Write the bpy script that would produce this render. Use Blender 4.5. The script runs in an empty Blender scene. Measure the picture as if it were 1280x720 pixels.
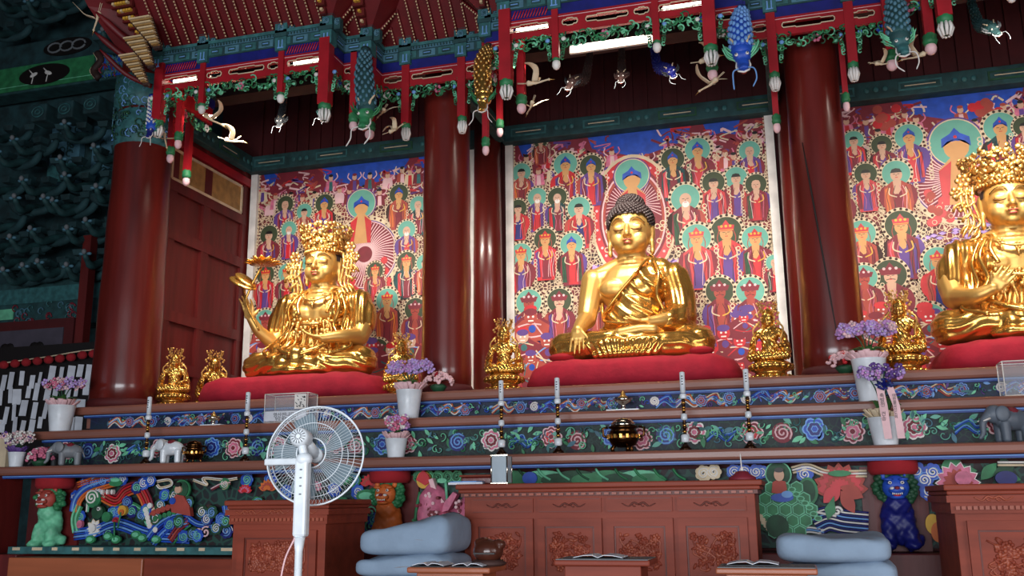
import bpy, math, random
import numpy as np
from mathutils import Vector, Matrix, Euler
random.seed(7)
PI = math.pi
sc = bpy.context.scene
COL = sc.collection
sc.view_settings.view_transform = 'Standard'
sc.view_settings.look = 'None'
sc.view_settings.gamma = 1
sc.view_settings.use_curve_mapping = False
sc.view_settings.exposure = 0.0

# ---------------------------------------------------------------- camera
FPX = 1200.0
YAW, PIT, ROL = [math.radians(a) for a in (16.10067997, 12.55899323, -0.62995359)]
fw = Vector((-math.sin(YAW)*math.cos(PIT), math.cos(YAW)*math.cos(PIT), math.sin(PIT)))
rt0 = Vector((math.cos(YAW), math.sin(YAW), 0)); up0 = rt0.cross(fw)
rt = rt0*math.cos(ROL) + up0*math.sin(ROL); up = -rt0*math.sin(ROL) + up0*math.cos(ROL)
CAM = Vector((0, 0, 1.3))
cd = bpy.data.cameras.new('camera'); cd.lens = FPX/1280*36; cd.sensor_width = 36; cd.clip_end = 100
co = bpy.data.objects.new('camera', cd); COL.objects.link(co)
m = Matrix((rt, up, -fw)).transposed().to_4x4(); m.translation = CAM
co.matrix_world = m
sc.camera = co
def ray(px, py): return fw*FPX + rt*(px-640) - up*(py-360)
def at(px, py, Y):
    d = ray(px, py); return CAM + d*(Y/d.y)
def atX(px, py, X):
    d = ray(px, py); return CAM + d*(X/d.x)

# ---------------------------------------------------------------- materials
MATS = {}
def srgb(h):
    h = h.lstrip('#'); c = [int(h[i:i+2], 16)/255 for i in (0, 2, 4)]
    return tuple(x/12.92 if x <= .04045 else ((x+.055)/1.055)**2.4 for x in c)
def mat(name, hexc, rough=.6, metal=0, var=.12, scale=6, bump=0, bscale=30, spec=None, coat=0, emit=0, alpha=1, trans=0, grain=None, hex2=None):
    if name in MATS: return MATS[name]
    m = bpy.data.materials.new(name); m.use_nodes = True
    nt = m.node_tree; b = nt.nodes['Principled BSDF']
    c = srgb(hexc)
    tc = nt.nodes.new('ShaderNodeTexCoord')
    mp = nt.nodes.new('ShaderNodeMapping'); nt.links.new(tc.outputs['Object'], mp.inputs[0])
    if grain: mp.inputs['Scale'].default_value = grain
    nz = nt.nodes.new('ShaderNodeTexNoise'); nz.inputs['Scale'].default_value = scale; nz.inputs['Detail'].default_value = 5
    nt.links.new(mp.outputs[0], nz.inputs['Vector'])
    cr = nt.nodes.new('ShaderNodeValToRGB')
    c2 = srgb(hex2) if hex2 else None
    lo = tuple(x*(1-var) for x in c); hi = c2 if c2 else tuple(min(1, x*(1+var)) for x in c)
    cr.color_ramp.elements[0].position = .35; cr.color_ramp.elements[1].position = .65
    cr.color_ramp.elements[0].color = (*lo, 1); cr.color_ramp.elements[1].color = (*hi, 1)
    nt.links.new(nz.outputs[0], cr.inputs[0]); nt.links.new(cr.outputs[0], b.inputs['Base Color'])
    b.inputs['Roughness'].default_value = rough; b.inputs['Metallic'].default_value = metal
    if spec is not None: b.inputs['Specular IOR Level'].default_value = spec
    b.inputs['Coat Weight'].default_value = coat; b.inputs['Coat Roughness'].default_value = .15
    if trans: b.inputs['Transmission Weight'].default_value = trans
    if alpha < 1: b.inputs['Alpha'].default_value = alpha
    if bump:
        n2 = nt.nodes.new('ShaderNodeTexNoise'); n2.inputs['Scale'].default_value = bscale; n2.inputs['Detail'].default_value = 4
        nt.links.new(mp.outputs[0], n2.inputs['Vector'])
        bp = nt.nodes.new('ShaderNodeBump'); bp.inputs['Strength'].default_value = bump; bp.inputs['Distance'].default_value = .02
        nt.links.new(n2.outputs[0], bp.inputs['Height']); nt.links.new(bp.outputs[0], b.inputs['Normal'])
    if emit:
        b.inputs['Emission Color'].default_value = (*c, 1); b.inputs['Emission Strength'].default_value = emit
    MATS[name] = m
    return m
G = lambda n, *a, **k: mat(n, *a, **k)
gold = G('gold_satin', '#d6aa60', .42, .72, .06, 3, bump=.04, bscale=20)
gold_p = G('gold_polished', '#d8a352', .25, .88, .1, 5, bump=.12, bscale=14)
gold_o = G('gold_ornament', '#deb268', .34, .85, .2, 20, bump=.3, bscale=60)
gold_d = G('gold_line', '#5a3814', .6, .3)
lip = G('lip_red', '#a8443a', .45)
black = G('black_paint', '#14100f', .5)
hair_m = G('hair_dark', '#2c2020', .55, 0, .2)
lacq = G('red_lacquer', '#621c16', .3, 0, .25, 2, coat=.5, bump=.15, bscale=3, grain=(3, 3, .4))
lacq2 = G('red_board', '#5e1614', .5, 0, .25, 2.5, bump=.2, bscale=3, grain=(3, 3, .4))
dred = G('dark_red', '#4e0d10', .7)
red = G('paint_red', '#a01420', .45)
bred = G('bright_red', '#c4202a', .5)
crim = G('crimson_cloth', '#a8142c', .85, 0, .12, 8, bump=.2, bscale=25)
crim2 = G('red_cloth_dark', '#9a1822', .9)
wood = G('altar_wood', '#875445', .42, 0, .18, 2.2, grain=(.4, 4, 4), coat=.15, bump=.1, bscale=6)
cab = G('cabinet_wood', '#863a28', .55, 0, .16, 3, grain=(.5, 4, 4), spec=.3)
cab_d = G('cabinet_wood_dark', '#64281c', .5, 0, .2, 3)
cab_l = G('cabinet_wood_light', '#9c4c34', .45, 0, .15, 3, grain=(.5, 4, 4))
orange_w = G('orange_wood', '#a65a38', .45, 0, .2, 1.6, grain=(.3, 3, 5), coat=.2)
brown = G('brown_beam', '#3a2420', .7, 0, .3)
tan = G('tan_board', '#a88048', .6, 0, .2, 12)
teal = G('dancheong_teal', '#33686a', .6, 0, .3, 14)
tealb = G('dancheong_blue_teal', '#4a7688', .6, 0, .2, 14)
teald = G('dancheong_dark_teal', '#204648', .7, 0, .35, 8)
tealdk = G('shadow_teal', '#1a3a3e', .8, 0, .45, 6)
green = G('paint_green', '#2c7a4c', .55, 0, .25, 10)
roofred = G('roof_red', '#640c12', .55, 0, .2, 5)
dgreen = G('paint_dark_green', '#1c4a30', .6, 0, .3, 10)
lgreen = G('paint_light_green', '#6fc49a', .55, 0, .2, 10)
mint = G('halo_mint', '#66aa98', .6, 0, .08)
olive = G('halo_olive', '#39452c', .6, 0, .1)
blue = G('paint_blue', '#1f4cb4', .5, 0, .2, 10)
nblue = G('navy_blue', '#141a6e', .5, 0, .2, 10)
lblue = G('light_blue', '#6fa0dc', .55)
rblue = G('rail_blue', '#24448e', .5, 0, .15, 5)
purple = G('paint_purple', '#5c3c86', .6)
lav = G('lavender_petal', '#b79ad6', .7)
lilac = G('lilac_petal', '#c08cc8', .7)
pink = G('paint_pink', '#cf6f8c', .55, 0, .2, 20)
lpink = G('pale_pink', '#e6bcc0', .6)
white = G('white_paint', '#e6e2dc', .5)
wplas = G('white_plastic', '#dfe8ee', .35)
pot_m = G('white_ceramic', '#dfe6ec', .3, coat=.3)
cream = G('cream_paint', '#d8c4a4', .6)
skin = G('painted_flesh', '#cf9a62', .6, 0, .05)
skinl = G('painted_pale_flesh', '#d0a68c', .6, 0, .05)
orange = G('paint_orange', '#d0692c', .55)
yellow = G('paint_yellow', '#d8a63a', .55)
maroon = G('paint_maroon', '#7c2030', .6)
rust = G('paint_rust', '#a84438', .6)
grey = G('grey_stone', '#6f7478', .7)
dgrey = G('dark_grey', '#2e3236', .6)
cush = G('blue_grey_cloth', '#8ba0b6', .95, 0, .06, 6, bump=.25, bscale=18)
cushd = G('grey_blanket', '#8d9098', .95, 0, .08, 6, bump=.25, bscale=18)
leaf = G('leaf_green', '#3c6a34', .5)
paper = G('paper', '#d9dde6', .8)
brass = G('dark_brass', '#3b2314', .25, .8)
silver = G('polished_silver', '#d8d0c0', .15, 1)
bronze = G('bronze', '#58391f', .25, 1)
bead = G('bead_gold', '#d6bc92', .5, 0, .1)
floor_m = G('floor_wood', '#6a3f2a', .4)
tube_e = G('tube_glow', '#fff0dc', .5, emit=7)
tube_r = G('lit_paper', '#ffe8b0', .5)
# clear acrylic / glass : alpha blended thin sheet
acr = G('clear_acrylic', '#dfe6ee', .05, 0, .02, alpha=.1)
glassy = G('glass_thin', '#cfe0ea', .05, 0, .02, alpha=.5)
haze_pl = G('fan_blade_plastic', '#7f929c', .3, 0, .03, alpha=.9)

def lace_mat(name, dark, net, sc_, w=.07):
    """net-like cream line work over a dark painted ground"""
    m = bpy.data.materials.new(name); m.use_nodes = True; nt = m.node_tree; b = nt.nodes['Principled BSDF']
    tc = nt.nodes.new('ShaderNodeTexCoord'); v = nt.nodes.new('ShaderNodeTexVoronoi'); v.feature = 'DISTANCE_TO_EDGE'
    v.inputs['Scale'].default_value = sc_; nt.links.new(tc.outputs['Object'], v.inputs['Vector'])
    cr = nt.nodes.new('ShaderNodeValToRGB'); cr.color_ramp.elements[0].position = w; cr.color_ramp.elements[1].position = w+.05
    cr.color_ramp.elements[0].color = (*srgb(net), 1); cr.color_ramp.elements[1].color = (0, 0, 0, 1)
    nz = nt.nodes.new('ShaderNodeTexNoise'); nz.inputs['Scale'].default_value = 4.5; nt.links.new(tc.outputs['Object'], nz.inputs['Vector'])
    c2 = nt.nodes.new('ShaderNodeValToRGB'); es = c2.color_ramp.elements
    es[0].position = .4; es[0].color = (*srgb(dark[0]), 1); es[1].position = .6; es[1].color = (*srgb(dark[1]), 1)
    mx = nt.nodes.new('ShaderNodeMix'); mx.data_type = 'RGBA'
    lt = nt.nodes.new('ShaderNodeMath'); lt.operation = 'LESS_THAN'; lt.inputs[1].default_value = w
    nt.links.new(v.outputs['Distance'], lt.inputs[0]); nt.links.new(lt.outputs[0], mx.inputs['Factor'])
    nt.links.new(nz.outputs[0], c2.inputs[0]); nt.links.new(c2.outputs[0], mx.inputs['A']); mx.inputs['B'].default_value = (*srgb(net), 1)
    nt.links.new(mx.outputs['Result'], b.inputs['Base Color']); b.inputs['Roughness'].default_value = .6
    MATS[name] = m; return m
lace = lace_mat('cloud_lace', ('#3a2420', '#7c2a2e'), '#d4bc9c', 24, .085)
swirl = lace_mat('swirl_ground', ('#122622', '#141c30'), '#1c3c34', 16, .05)
swirl2 = lace_mat('swirl_blue_ground', ('#141c3c', '#152c3e'), '#1c2c4c', 16, .05)

# ---------------------------------------------------------------- mesh builder
def rotm(rx=0, ry=0, rz=0): return Euler((rx, ry, rz)).to_matrix()
class MB:
    def __init__(s): s.v = []; s.f = []; s.m = []; s.sm = []; s.cur = 0; s.mats = []; s.T = None
    def use(s, mt):
        if mt not in s.mats: s.mats.append(mt)
        s.cur = s.mats.index(mt); return s
    def add(s, vs, fs, smooth=False):
        n = len(s.v)
        if s.T is not None: vs = [s.T @ Vector(q) for q in vs]
        s.v += [tuple(q) for q in vs]
        for f in fs: s.f.append([i+n for i in f]); s.m.append(s.cur); s.sm.append(smooth)
        return s
    def box(s, c, d, rz=0, R=None, taper=1):
        R = R or (rotm(0, 0, rz) if rz else None); vs = []
        for sx, sy, sz in ((-1,-1,-1),(1,-1,-1),(1,1,-1),(-1,1,-1),(-1,-1,1),(1,-1,1),(1,1,1),(-1,1,1)):
            t = taper if sz > 0 else 1
            q = Vector((sx*d[0]/2*t, sy*d[1]/2*t, sz*d[2]/2))
            if R: q = R @ q
            vs.append(Vector(c)+q)
        return s.add(vs, [(3,2,1,0),(4,5,6,7),(0,1,5,4),(1,2,6,5),(2,3,7,6),(3,0,4,7)])
    def bb(s, x0, x1, y0, y1, z0, z1): return s.box(((x0+x1)/2, (y0+y1)/2, (z0+z1)/2), (abs(x1-x0), abs(y1-y0), abs(z1-z0)))
    def seg(s, p, q, off0, off1, z0, z1, e0=0, e1=0):
        """wall-like box along p->q (xy); off0..off1 to the outer side"""
        p = Vector(p[:2]); q = Vector(q[:2]); d = (q-p).normalized(); n = Vector((d.y, -d.x)); p = p-d*e0; q = q+d*e1
        a = [p+n*off0, q+n*off0, q+n*off1, p+n*off1]
        vs = [(w.x, w.y, z0) for w in a]+[(w.x, w.y, z1) for w in a]
        return s.add(vs, [(0,1,2,3),(7,6,5,4),(4,5,1,0),(5,6,2,1),(6,7,3,2),(7,4,0,3)])
    def lathe(s, prof, c=(0,0,0), n=24, R=None, sx=1, sy=1, wob=0):
        c = Vector(c); vs = []
        for r, z in prof:
            for i in range(n):
                a = 2*PI*i/n; rr = r*(1+wob*math.sin(a*wobn)) if wob else r
                q = Vector((rr*math.cos(a)*sx, rr*math.sin(a)*sy, z)); vs.append(c+(R@q if R else q))
        fs = []
        for j in range(len(prof)-1):
            for i in range(n): fs.append((j*n+i, j*n+(i+1)%n, (j+1)*n+(i+1)%n, (j+1)*n+i))
        fs.append(tuple(range(n-1, -1, -1))); fs.append(tuple(range((len(prof)-1)*n, len(prof)*n)))
        return s.add(vs, fs, True)
    def ell(s, c, r, R=None, n=16, k=10):
        c = Vector(c); r = (r, r, r) if not hasattr(r, '__len__') else r; vs = []
        for j in range(1, k):
            t = PI*j/k
            for i in range(n):
                a = 2*PI*i/n
                q = Vector((r[0]*math.sin(t)*math.cos(a), r[1]*math.sin(t)*math.sin(a), -r[2]*math.cos(t))); vs.append(c+(R@q if R else q))
        b = Vector((0, 0, -r[2])); tp = Vector((0, 0, r[2])); vs += [c+(R@b if R else b), c+(R@tp if R else tp)]
        fs = []
        for j in range(k-2):
            for i in range(n): fs.append((j*n+i, j*n+(i+1)%n, (j+1)*n+(i+1)%n, (j+1)*n+i))
        B = (k-1)*n
        for i in range(n): fs.append((B, (i+1)%n, i)); fs.append((B+1, (k-2)*n+i, (k-2)*n+(i+1)%n))
        return s.add(vs, fs, True)
    def tube(s, pts, r, n=8, smooth=True, ball=False, flat=1, closed=False):
        pts = [Vector(p) for p in pts]; N = len(pts)
        r = [r]*N if not hasattr(r, '__len__') else r
        if len(r) != N: r = [r[0]+(r[-1]-r[0])*i/(N-1) for i in range(N)]
        u = None; vs = []
        for i in range(N):
            if closed: t = pts[(i+1) % N]-pts[i-1]
            else: t = pts[min(i+1, N-1)]-pts[max(i-1, 0)]
            if t.length < 1e-9: t = Vector((0, 0, 1))
            t.normalize()
            if u is None: u = t.orthogonal().normalized() if abs(t.z) > .9 else t.cross(Vector((0, 0, 1))).normalized()
            else:
                u = u-t*u.dot(t)
                u = u.normalized() if u.length > 1e-6 else t.orthogonal().normalized()
            w = t.cross(u)
            for j in range(n):
                a = 2*PI*j/n; vs.append(pts[i]+u*(r[i]*math.cos(a))+w*(r[i]*flat*math.sin(a)))
        fs = []
        for i in range(N if closed else N-1):
            i2 = (i+1) % N
            for j in range(n): fs.append((i*n+j, i*n+(j+1)%n, i2*n+(j+1)%n, i2*n+j))
        if not closed: fs.append(tuple(range(n-1, -1, -1))); fs.append(tuple(range((N-1)*n, N*n)))
        s.add(vs, fs, smooth)
        if ball:
            for i in range(N): s.ell(pts[i], r[i], n=max(8, n), k=6)
        return s
    def poly(s, pts, n=(0, -1, 0), t=.002, o=0):
        """flat polygon (3D points, coplanar) given thickness t towards n; star-shaped outlines are fanned"""
        n = Vector(n); P = [Vector(p) for p in pts]; k = len(P); c = sum(P, Vector())/k
        a = [p+n*(o+t) for p in P]; b = [p+n*o for p in P]
        vs = a+b+[c+n*(o+t)]
        fs = [(i, (i+1) % k, 2*k) for i in range(k)]+[(i, i+k, (i+1) % k+k, (i+1) % k) for i in range(k)]
        return s.add(vs, fs)
    def strip(s, A, B, t=.01, n=(0, -1, 0)):
        """ribbon between two polylines"""
        n = Vector(n)*t; k = len(A); A = [Vector(p) for p in A]; B = [Vector(p) for p in B]
        vs = A+B+[p+n for p in A]+[p+n for p in B]; fs = []
        for i in range(k-1):
            fs += [(2*k+i, 2*k+i+1, 3*k+i+1, 3*k+i), (i, k+i, k+i+1, i+1), (i, i+1, 2*k+i+1, 2*k+i), (k+i, 3*k+i, 3*k+i+1, k+i+1)]
        fs += [(0, 2*k, 3*k, k), (k-1, 2*k-1, 4*k-1, 3*k-1)]
        return s.add(vs, fs)
    def build(s, name, mt=None, parent=None, world=True, loc=None, bevel=0, flatn=False):
        if mt is not None and not s.mats: s.mats = [mt]
        off = Vector((0, 0, 0))
        if parent is not None and world: off = wloc(parent)
        if parent is None:
            V = np.array(s.v); off = Vector(loc) if loc is not None else Vector(((V[:, 0].min()+V[:, 0].max())/2, (V[:, 1].min()+V[:, 1].max())/2, V[:, 2].min()))
        me = bpy.data.meshes.new(name)
        V = np.array(s.v)-np.array(off) if (parent is None or world) else np.array(s.v)
        me.from_pydata(V.tolist(), [], s.f)
        for q in s.mats: me.materials.append(q)
        me.polygons.foreach_set('material_index', s.m); me.polygons.foreach_set('use_smooth', s.sm)
        me.update()
        o = bpy.data.objects.new(name, me); COL.objects.link(o)
        if parent is None: o.location = off
        else: o.parent = parent
        if bevel:
            b = o.modifiers.new('bevel', 'BEVEL'); b.width = bevel; b.segments = 2; b.limit_method = 'ANGLE'
        return o
def wloc(o):
    p = Vector(o.location)
    while o.parent: o = o.parent; p = p+Vector(o.location)
    return p
def tag(o, label, cat, group=None, kind='thing'):
    o['label'] = label; o['category'] = cat; o['kind'] = kind
    if group: o['group'] = group
    return o
def thing(name, label, cat, loc, group=None, rz=0):
    o = bpy.data.objects.new(name, None); COL.objects.link(o); o.location = loc; o.rotation_euler = (0, 0, rz); o.empty_display_size = .1
    return tag(o, label, cat, group)
def struct(name, mb, mt=None):
    o = mb.build(name, mt); o['kind'] = 'structure'; return o
def kids(o): return [c for c in bpy.data.objects if c.parent == o]
def dup(o, loc, label, rz=0, group=None, s=1):
    def cp(x, par):
        c = x.copy(); COL.objects.link(c)
        if par is not None: c.parent = par
        for k in kids(x): cp(k, c)
        return c
    r = cp(o, None); r.location = loc; r.rotation_euler = (0, 0, rz); r.scale = (s, s, s); r['label'] = label
    if group: r['group'] = group
    return r
def clay(mb, name, voxel, smooth=4, iters=1.0):
    """fuse overlapping closed shapes into one continuous skin; returns (verts, faces, normals) arrays"""
    me = bpy.data.meshes.new('tmp'); me.from_pydata(mb.v, [], mb.f); me.update()
    o = bpy.data.objects.new('tmp', me); COL.objects.link(o)
    r = o.modifiers.new('r', 'REMESH'); r.mode = 'VOXEL'; r.voxel_size = voxel; r.adaptivity = 0
    if smooth:
        q = o.modifiers.new('s', 'SMOOTH'); q.factor = .5; q.iterations = smooth
    dg = bpy.context.evaluated_depsgraph_get(); dg.update()
    e = o.evaluated_get(dg); me2 = bpy.data.meshes.new_from_object(e)
    V = np.empty(len(me2.vertices)*3); me2.vertices.foreach_get('co', V); V = V.reshape(-1, 3)
    N = np.empty(len(me2.vertices)*3); me2.vertices.foreach_get('normal', N); N = N.reshape(-1, 3)
    F = [tuple(p.vertices) for p in me2.polygons]
    bpy.data.objects.remove(o); bpy.data.meshes.remove(me); bpy.data.meshes.remove(me2)
    return V, F, N
def mesh_part(name, V, F, mt, parent, keep=None, solid=0, sc=1.0, loc=None):
    V = np.asarray(V)*sc
    if keep is not None:
        F = [f for f in F if all(keep[i] for i in f)]
        used = sorted({i for f in F for i in f}); mp = {i: k for k, i in enumerate(used)}
        V = V[used]; F = [tuple(mp[i] for i in f) for f in F]
    me = bpy.data.meshes.new(name); me.from_pydata(V.tolist(), [], F); me.materials.append(mt)
    me.polygons.foreach_set('use_smooth', [True]*len(me.polygons)); me.update()
    o = bpy.data.objects.new(name, me); COL.objects.link(o)
    if parent: o.parent = parent
    if loc is not None: o.location = loc
    if solid:
        q = o.modifiers.new('solid', 'SOLIDIFY'); q.thickness = solid; q.offset = -1
    return o
def ease(n): return [i/(n-1) for i in range(n)]
def bez(P, n=12):
    """smooth curve through control points (Catmull-Rom)"""
    P = [Vector(p) for p in P]; Q = [P[0]*2-P[1]]+P+[P[-1]*2-P[-2]]; out = []
    for i in range(1, len(Q)-2):
        for k in range(n):
            t = k/n; a, b, c, d = Q[i-1], Q[i], Q[i+1], Q[i+2]
            out.append(.5*((2*b)+(c-a)*t+(2*a-5*b+4*c-d)*t*t+(3*b-a-3*c+d)*t**3))
    out.append(P[-1]); return out
# ================================================================ STRUCTURE
struct('floor', MB().bb(-13, 7, -6, 13, -.1, 0), floor_m)
b = MB()
b.bb(-6.9, 6, 10.3, 10.5, 0, 9)
for i in range(64): b.bb(-6.32+i*.165, -6.28+i*.165, 10.27, 10.3, 5.5, 8)
struct('wall_back', b, dred)
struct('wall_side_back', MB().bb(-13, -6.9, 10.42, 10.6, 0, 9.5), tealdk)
struct('wall_left', MB().bb(-13.1, -13, -6, 12.4, 0, 9.5), dred)
struct('wall_right', MB().bb(6, 6.1, -6, 12.4, 0, 9.5), dred)
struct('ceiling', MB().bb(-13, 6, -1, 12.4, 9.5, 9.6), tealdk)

# enclosure side board wall between the left column and the painting
b = MB().use(lacq2)
XW = -6.40
b.bb(XW-.06, XW, 8.56, 10.25, 2.2, 5.6)
for z in (2.75, 3.3, 4.2, 4.75): b.bb(XW, XW+.04, 8.58, 10.2, z-.06, z+.06)
for y in (8.66, 9.3, 10.12): b.bb(XW, XW+.035, y-.07, y+.07, 2.2, 5.4)
b.use(tan); b.bb(XW, XW+.03, 8.6, 10.0, 4.82, 5.16)
b.use(cream)
for z in (4.82, 5.16): b.bb(XW+.02, XW+.045, 8.6, 10.0, z-.015, z+.015)
for y in (8.6, 10.0): b.bb(XW+.02, XW+.045, y-.015, y+.015, 4.82, 5.16)
b.use(red); b.bb(XW, XW+.06, 8.58, 10.2, 5.2, 5.3)
struct('wall_enclosure', b)

# ================================================================ TIERED ALTAR
altar = thing('tiered_altar', 'long stepped red and green altar with wooden rails under the golden statues', 'altar', (-2.5, 7.8, 0))
def rail(z0, z1, Y, x0, x1):
    b = MB(); b.bb(x0, x1, Y, Y+.42, z0, z1)
    b.build('rail', wood, altar, bevel=.022)
    b = MB().use(rblue); b.bb(x0+.1, x1, Y+.045, Y+.2, z0-.026, z0-.002); b.use(lblue).bb(x0+.1, x1, Y+.04, Y+.045, z0-.012, z0-.006)
    b.build('blue_moulding', None, altar)
rail(1.58, 1.66, 7.2, -7.05, 3.2)
rail(1.92, 2.00, 7.55, -6.95, 3.2)
rail(2.17, 2.25, 7.85, -6.75, 3.2)
b = MB(); b.bb(-6.7, 3.2, 8.0, 10.25, 2.05, 2.25); b.build('platform', wood, altar)
# core bodies
b = MB(); b.bb(-6.85, 3.2, 7.62, 8.1, 1.66, 1.92); b.use(swirl).build('upper_riser', None, altar)
b = MB(); b.bb(-6.6, 3.2, 7.93, 8.3, 2.0, 2.17); b.use(swirl2).build('top_riser', None, altar)
b = MB(); b.bb(-6.95, 3.2, 7.62, 8.3, .2, 1.62); b.build('base_wall', dred, altar)
# lower ledge and plain drawers below
b = MB().use(teal); b.bb(-6.75, -4.2, 7.2, 7.62, .90, .96); b.use(cream)
for i in range(12): b.bb(-6.7+i*.21, -6.62+i*.21+.03*math.sin(i*2), 7.196, 7.21, .93, .955)
b.build('painted_ledge', None, altar)
b = MB(); b.bb(-6.55, -5.2, 7.0, 7.6, .35, .88); b.build('plain_panel', orange_w, altar, bevel=.01)
b = MB(); b.bb(-5.19, -4.0, 7.0, 7.6, .35, .88); b.build('plain_panel', cab, altar, bevel=.01)
b = MB(); b.bb(-7.2, -6.56, 7.1, 7.6, .35, .9); b.build('plain_panel', lacq2, altar, bevel=.01)
b = MB(); b.bb(-.3, 3.2, 7.2, 7.6, .3, .93); b.build('plain_panel', lacq2, altar, bevel=.01)
b = MB(); b.bb(-7.1, -6.93, 7.15, 7.5, .2, 1.58); b.build('end_post', lacq2, altar, bevel=.01)
b = MB(); b.bb(-4.0, -.3, 7.2, 7.6, .3, .93); b.build('plain_panel', lacq2, altar, bevel=.01)
PX = (-6.5, -3.2, .66)
for x in PX:
    b = MB(); b.lathe([(.15, 1.46), (.17, 1.49), (.17, 1.55), (.15, 1.58)], (x, 7.42, 0), 20); b.build('post_cap', crim2, altar)
    b = MB(); b.bb(x-.22, x+.22, 7.5, 7.62, .9, 1.52); b.build('post_board', lacq2, altar)

# ---- flat/relief ornament helpers, in the X-Z plane facing -Y
def circ(x, z, r, n=20, rz=None, ph=0): return [(x+r*math.cos(2*PI*i/n+ph), 0, z+(rz or r)*math.sin(2*PI*i/n+ph)) for i in range(n)]
class Rel:
    """relief painter on a plane at depth Y"""
    def __init__(s, Y, lift=.0, step=.0015): s.b = MB(); s.Y = Y; s.o = lift; s.k = step; s.top = 0
    def P(s, pts, mt, t=None):
        s.b.use(mt).poly([(p[0], s.Y, p[-1]) for p in pts], t=t or s.k, o=s.o); s.top = (t or s.k); s.o += s.k*.5; return s
    def disc(s, x, z, r, mt, rz=None, n=18, t=None): return s.P(circ(x, z, r, n, rz), mt, t)
    def line(s, pts, r, mt, n=5, smooth=True):
        q = [(p[0], s.Y-s.o-s.top, p[-1]) for p in (bez([(p[0], 0, p[-1]) for p in pts], 6) if smooth and len(pts) > 2 else pts)]
        s.b.use(mt).tube(q, r, n); return s
    def spiral(s, x, z, r, mt, w, turns=1.6, ph=0, d=1):
        n = 22; s.b.use(mt).tube([(x+r*(1-i/n*.9)*math.cos(ph+d*2*PI*turns*i/n), s.Y-s.o-s.top, z+r*(1-i/n*.9)*math.sin(ph+d*2*PI*turns*i/n)) for i in range(n+1)], w, 5); return s
    def peony(s, x, z, r, m1, m2, edge, n=7):
        for rr, mm, ph in ((1, edge, 0), (.86, m1, 0), (.66, edge, .45), (.55, m2, .45), (.3, edge, 0), (.22, m1, 0)):
            pts = []
            for i in range(n*4):
                a = 2*PI*i/(n*4)+ph; k = .82+.18*abs(math.cos(a*n/2))
                pts.append((x+r*rr*k*math.cos(a), 0, z+r*rr*k*math.sin(a)))
            s.P(pts, mm, .006 if rr > .9 else .004); s.o += .003
        s.o -= .018; return s
    def leaf(s, x, z, L, a, mt, w=.35, edge=None):
        pts = []
        for i in range(12):
            t = i/11; pts.append((t*L, math.sin(PI*t)*L*w*.5))
        for i in range(10, 0, -1):
            t = i/11; pts.append((t*L, -math.sin(PI*t)*L*w*.5))
        rot = lambda p, k=1: (x+(p[0]*math.cos(a)-p[1]*math.sin(a))*k, 0, z+(p[0]*math.sin(a)+p[1]*math.cos(a))*k)
        if edge: s.P([rot(p) for p in pts], edge, .004); s.P([rot((p[0]*.8+L*.1, p[1]*.7)) for p in pts], mt, .006)
        else: s.P([rot(p) for p in pts], mt, .005)
        return s
    def cut(s, name): s.b.build(name, None, altar); s.b = MB(); s.o = min(s.o, .04)
    def build(s, name, parent): return s.b.build(name, None, parent)

def frieze(Y, z0, z1, x0, x1, seed, name, flowers, ground_leaf):
    R = random.Random(seed); h = z1-z0; x = x0+.1; i = 0
    while x < x1:
        r = Rel(Y, .001, .0015); xe = min(x+1.3, x1)
        # scrolls
        k = int((xe-x)/.018)
        for j in range(k):
            xx = x+(xe-x)*(j+R.random())/k; zz = z0+h*R.uniform(.15, .85)
            q = R.random()
            if q < .5: r.spiral(xx, zz, h*R.uniform(.12, .22), R.choice(ground_leaf), .0045, R.uniform(.6, 1.3), R.uniform(0, 6.3), R.choice((-1, 1)))
            else: r.leaf(xx, zz, h*R.uniform(.25, .45), R.uniform(0, 6.3), R.choice(ground_leaf), .4)
        r.o = .008; r.top = 0
        xx = x+.12
        while xx < xe-.08:
            f = flowers[i % len(flowers)]; i += 1; zc = z0+h*.5+R.uniform(-.1, .1)*h
            if f[0] == 'p': r.peony(xx, zc, h*.43, f[1], f[2], f[3], R.choice((6, 7, 8)))
            elif f[0] == 's':
                r.disc(xx, zc, h*.36, f[1], t=.004); r.spiral(xx, zc, h*.33, f[2], .008, 2.2, R.uniform(0, 6)); 
            elif f[0] == 'c':
                for q in range(5): r.line([(xx-.1, 0, zc-.03+q*.014-.02), (xx-.03+q*.01, 0, zc+.02+q*.014-.02), (xx+.05, 0, zc-.03+q*.014-.02), (xx+.11+q*.01, 0, zc+.02+q*.01-.02)], .006, f[1+q % 3])
            r.o = .008
            xx += R.uniform(.24, .4)*h/.26*.9; r.top = 0
        r.build(name, altar)
        x = xe
fl1 = [('p', maroon, pink, lpink), ('s', nblue, lblue), ('p', pink, maroon, white), ('c', blue, lblue, teal), ('p', maroon, bred, lpink), ('s', maroon, lpink), ('p', blue, nblue, lblue)]
frieze(7.62, 1.685, 1.9, -6.8, 3.0, 3, 'carved_frieze', fl1, (lgreen, green, mint, lgreen, teal, tealb))
fl2 = [('c', white, orange, lblue), ('p', maroon, rust, lblue), ('c', rust, cream, lblue), ('p', nblue, maroon, lblue), ('s', nblue, white), ('c', lblue, blue, purple)]
frieze(7.93, 2.03, 2.15, -6.5, 3.0, 5, 'cloud_frieze', fl2, (teal, blue, lgreen, lblue, tealb, purple))
swirlp = lace_mat('relief_ground', ('#281418', '#14282a'), '#234a40', 13, .1)
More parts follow.
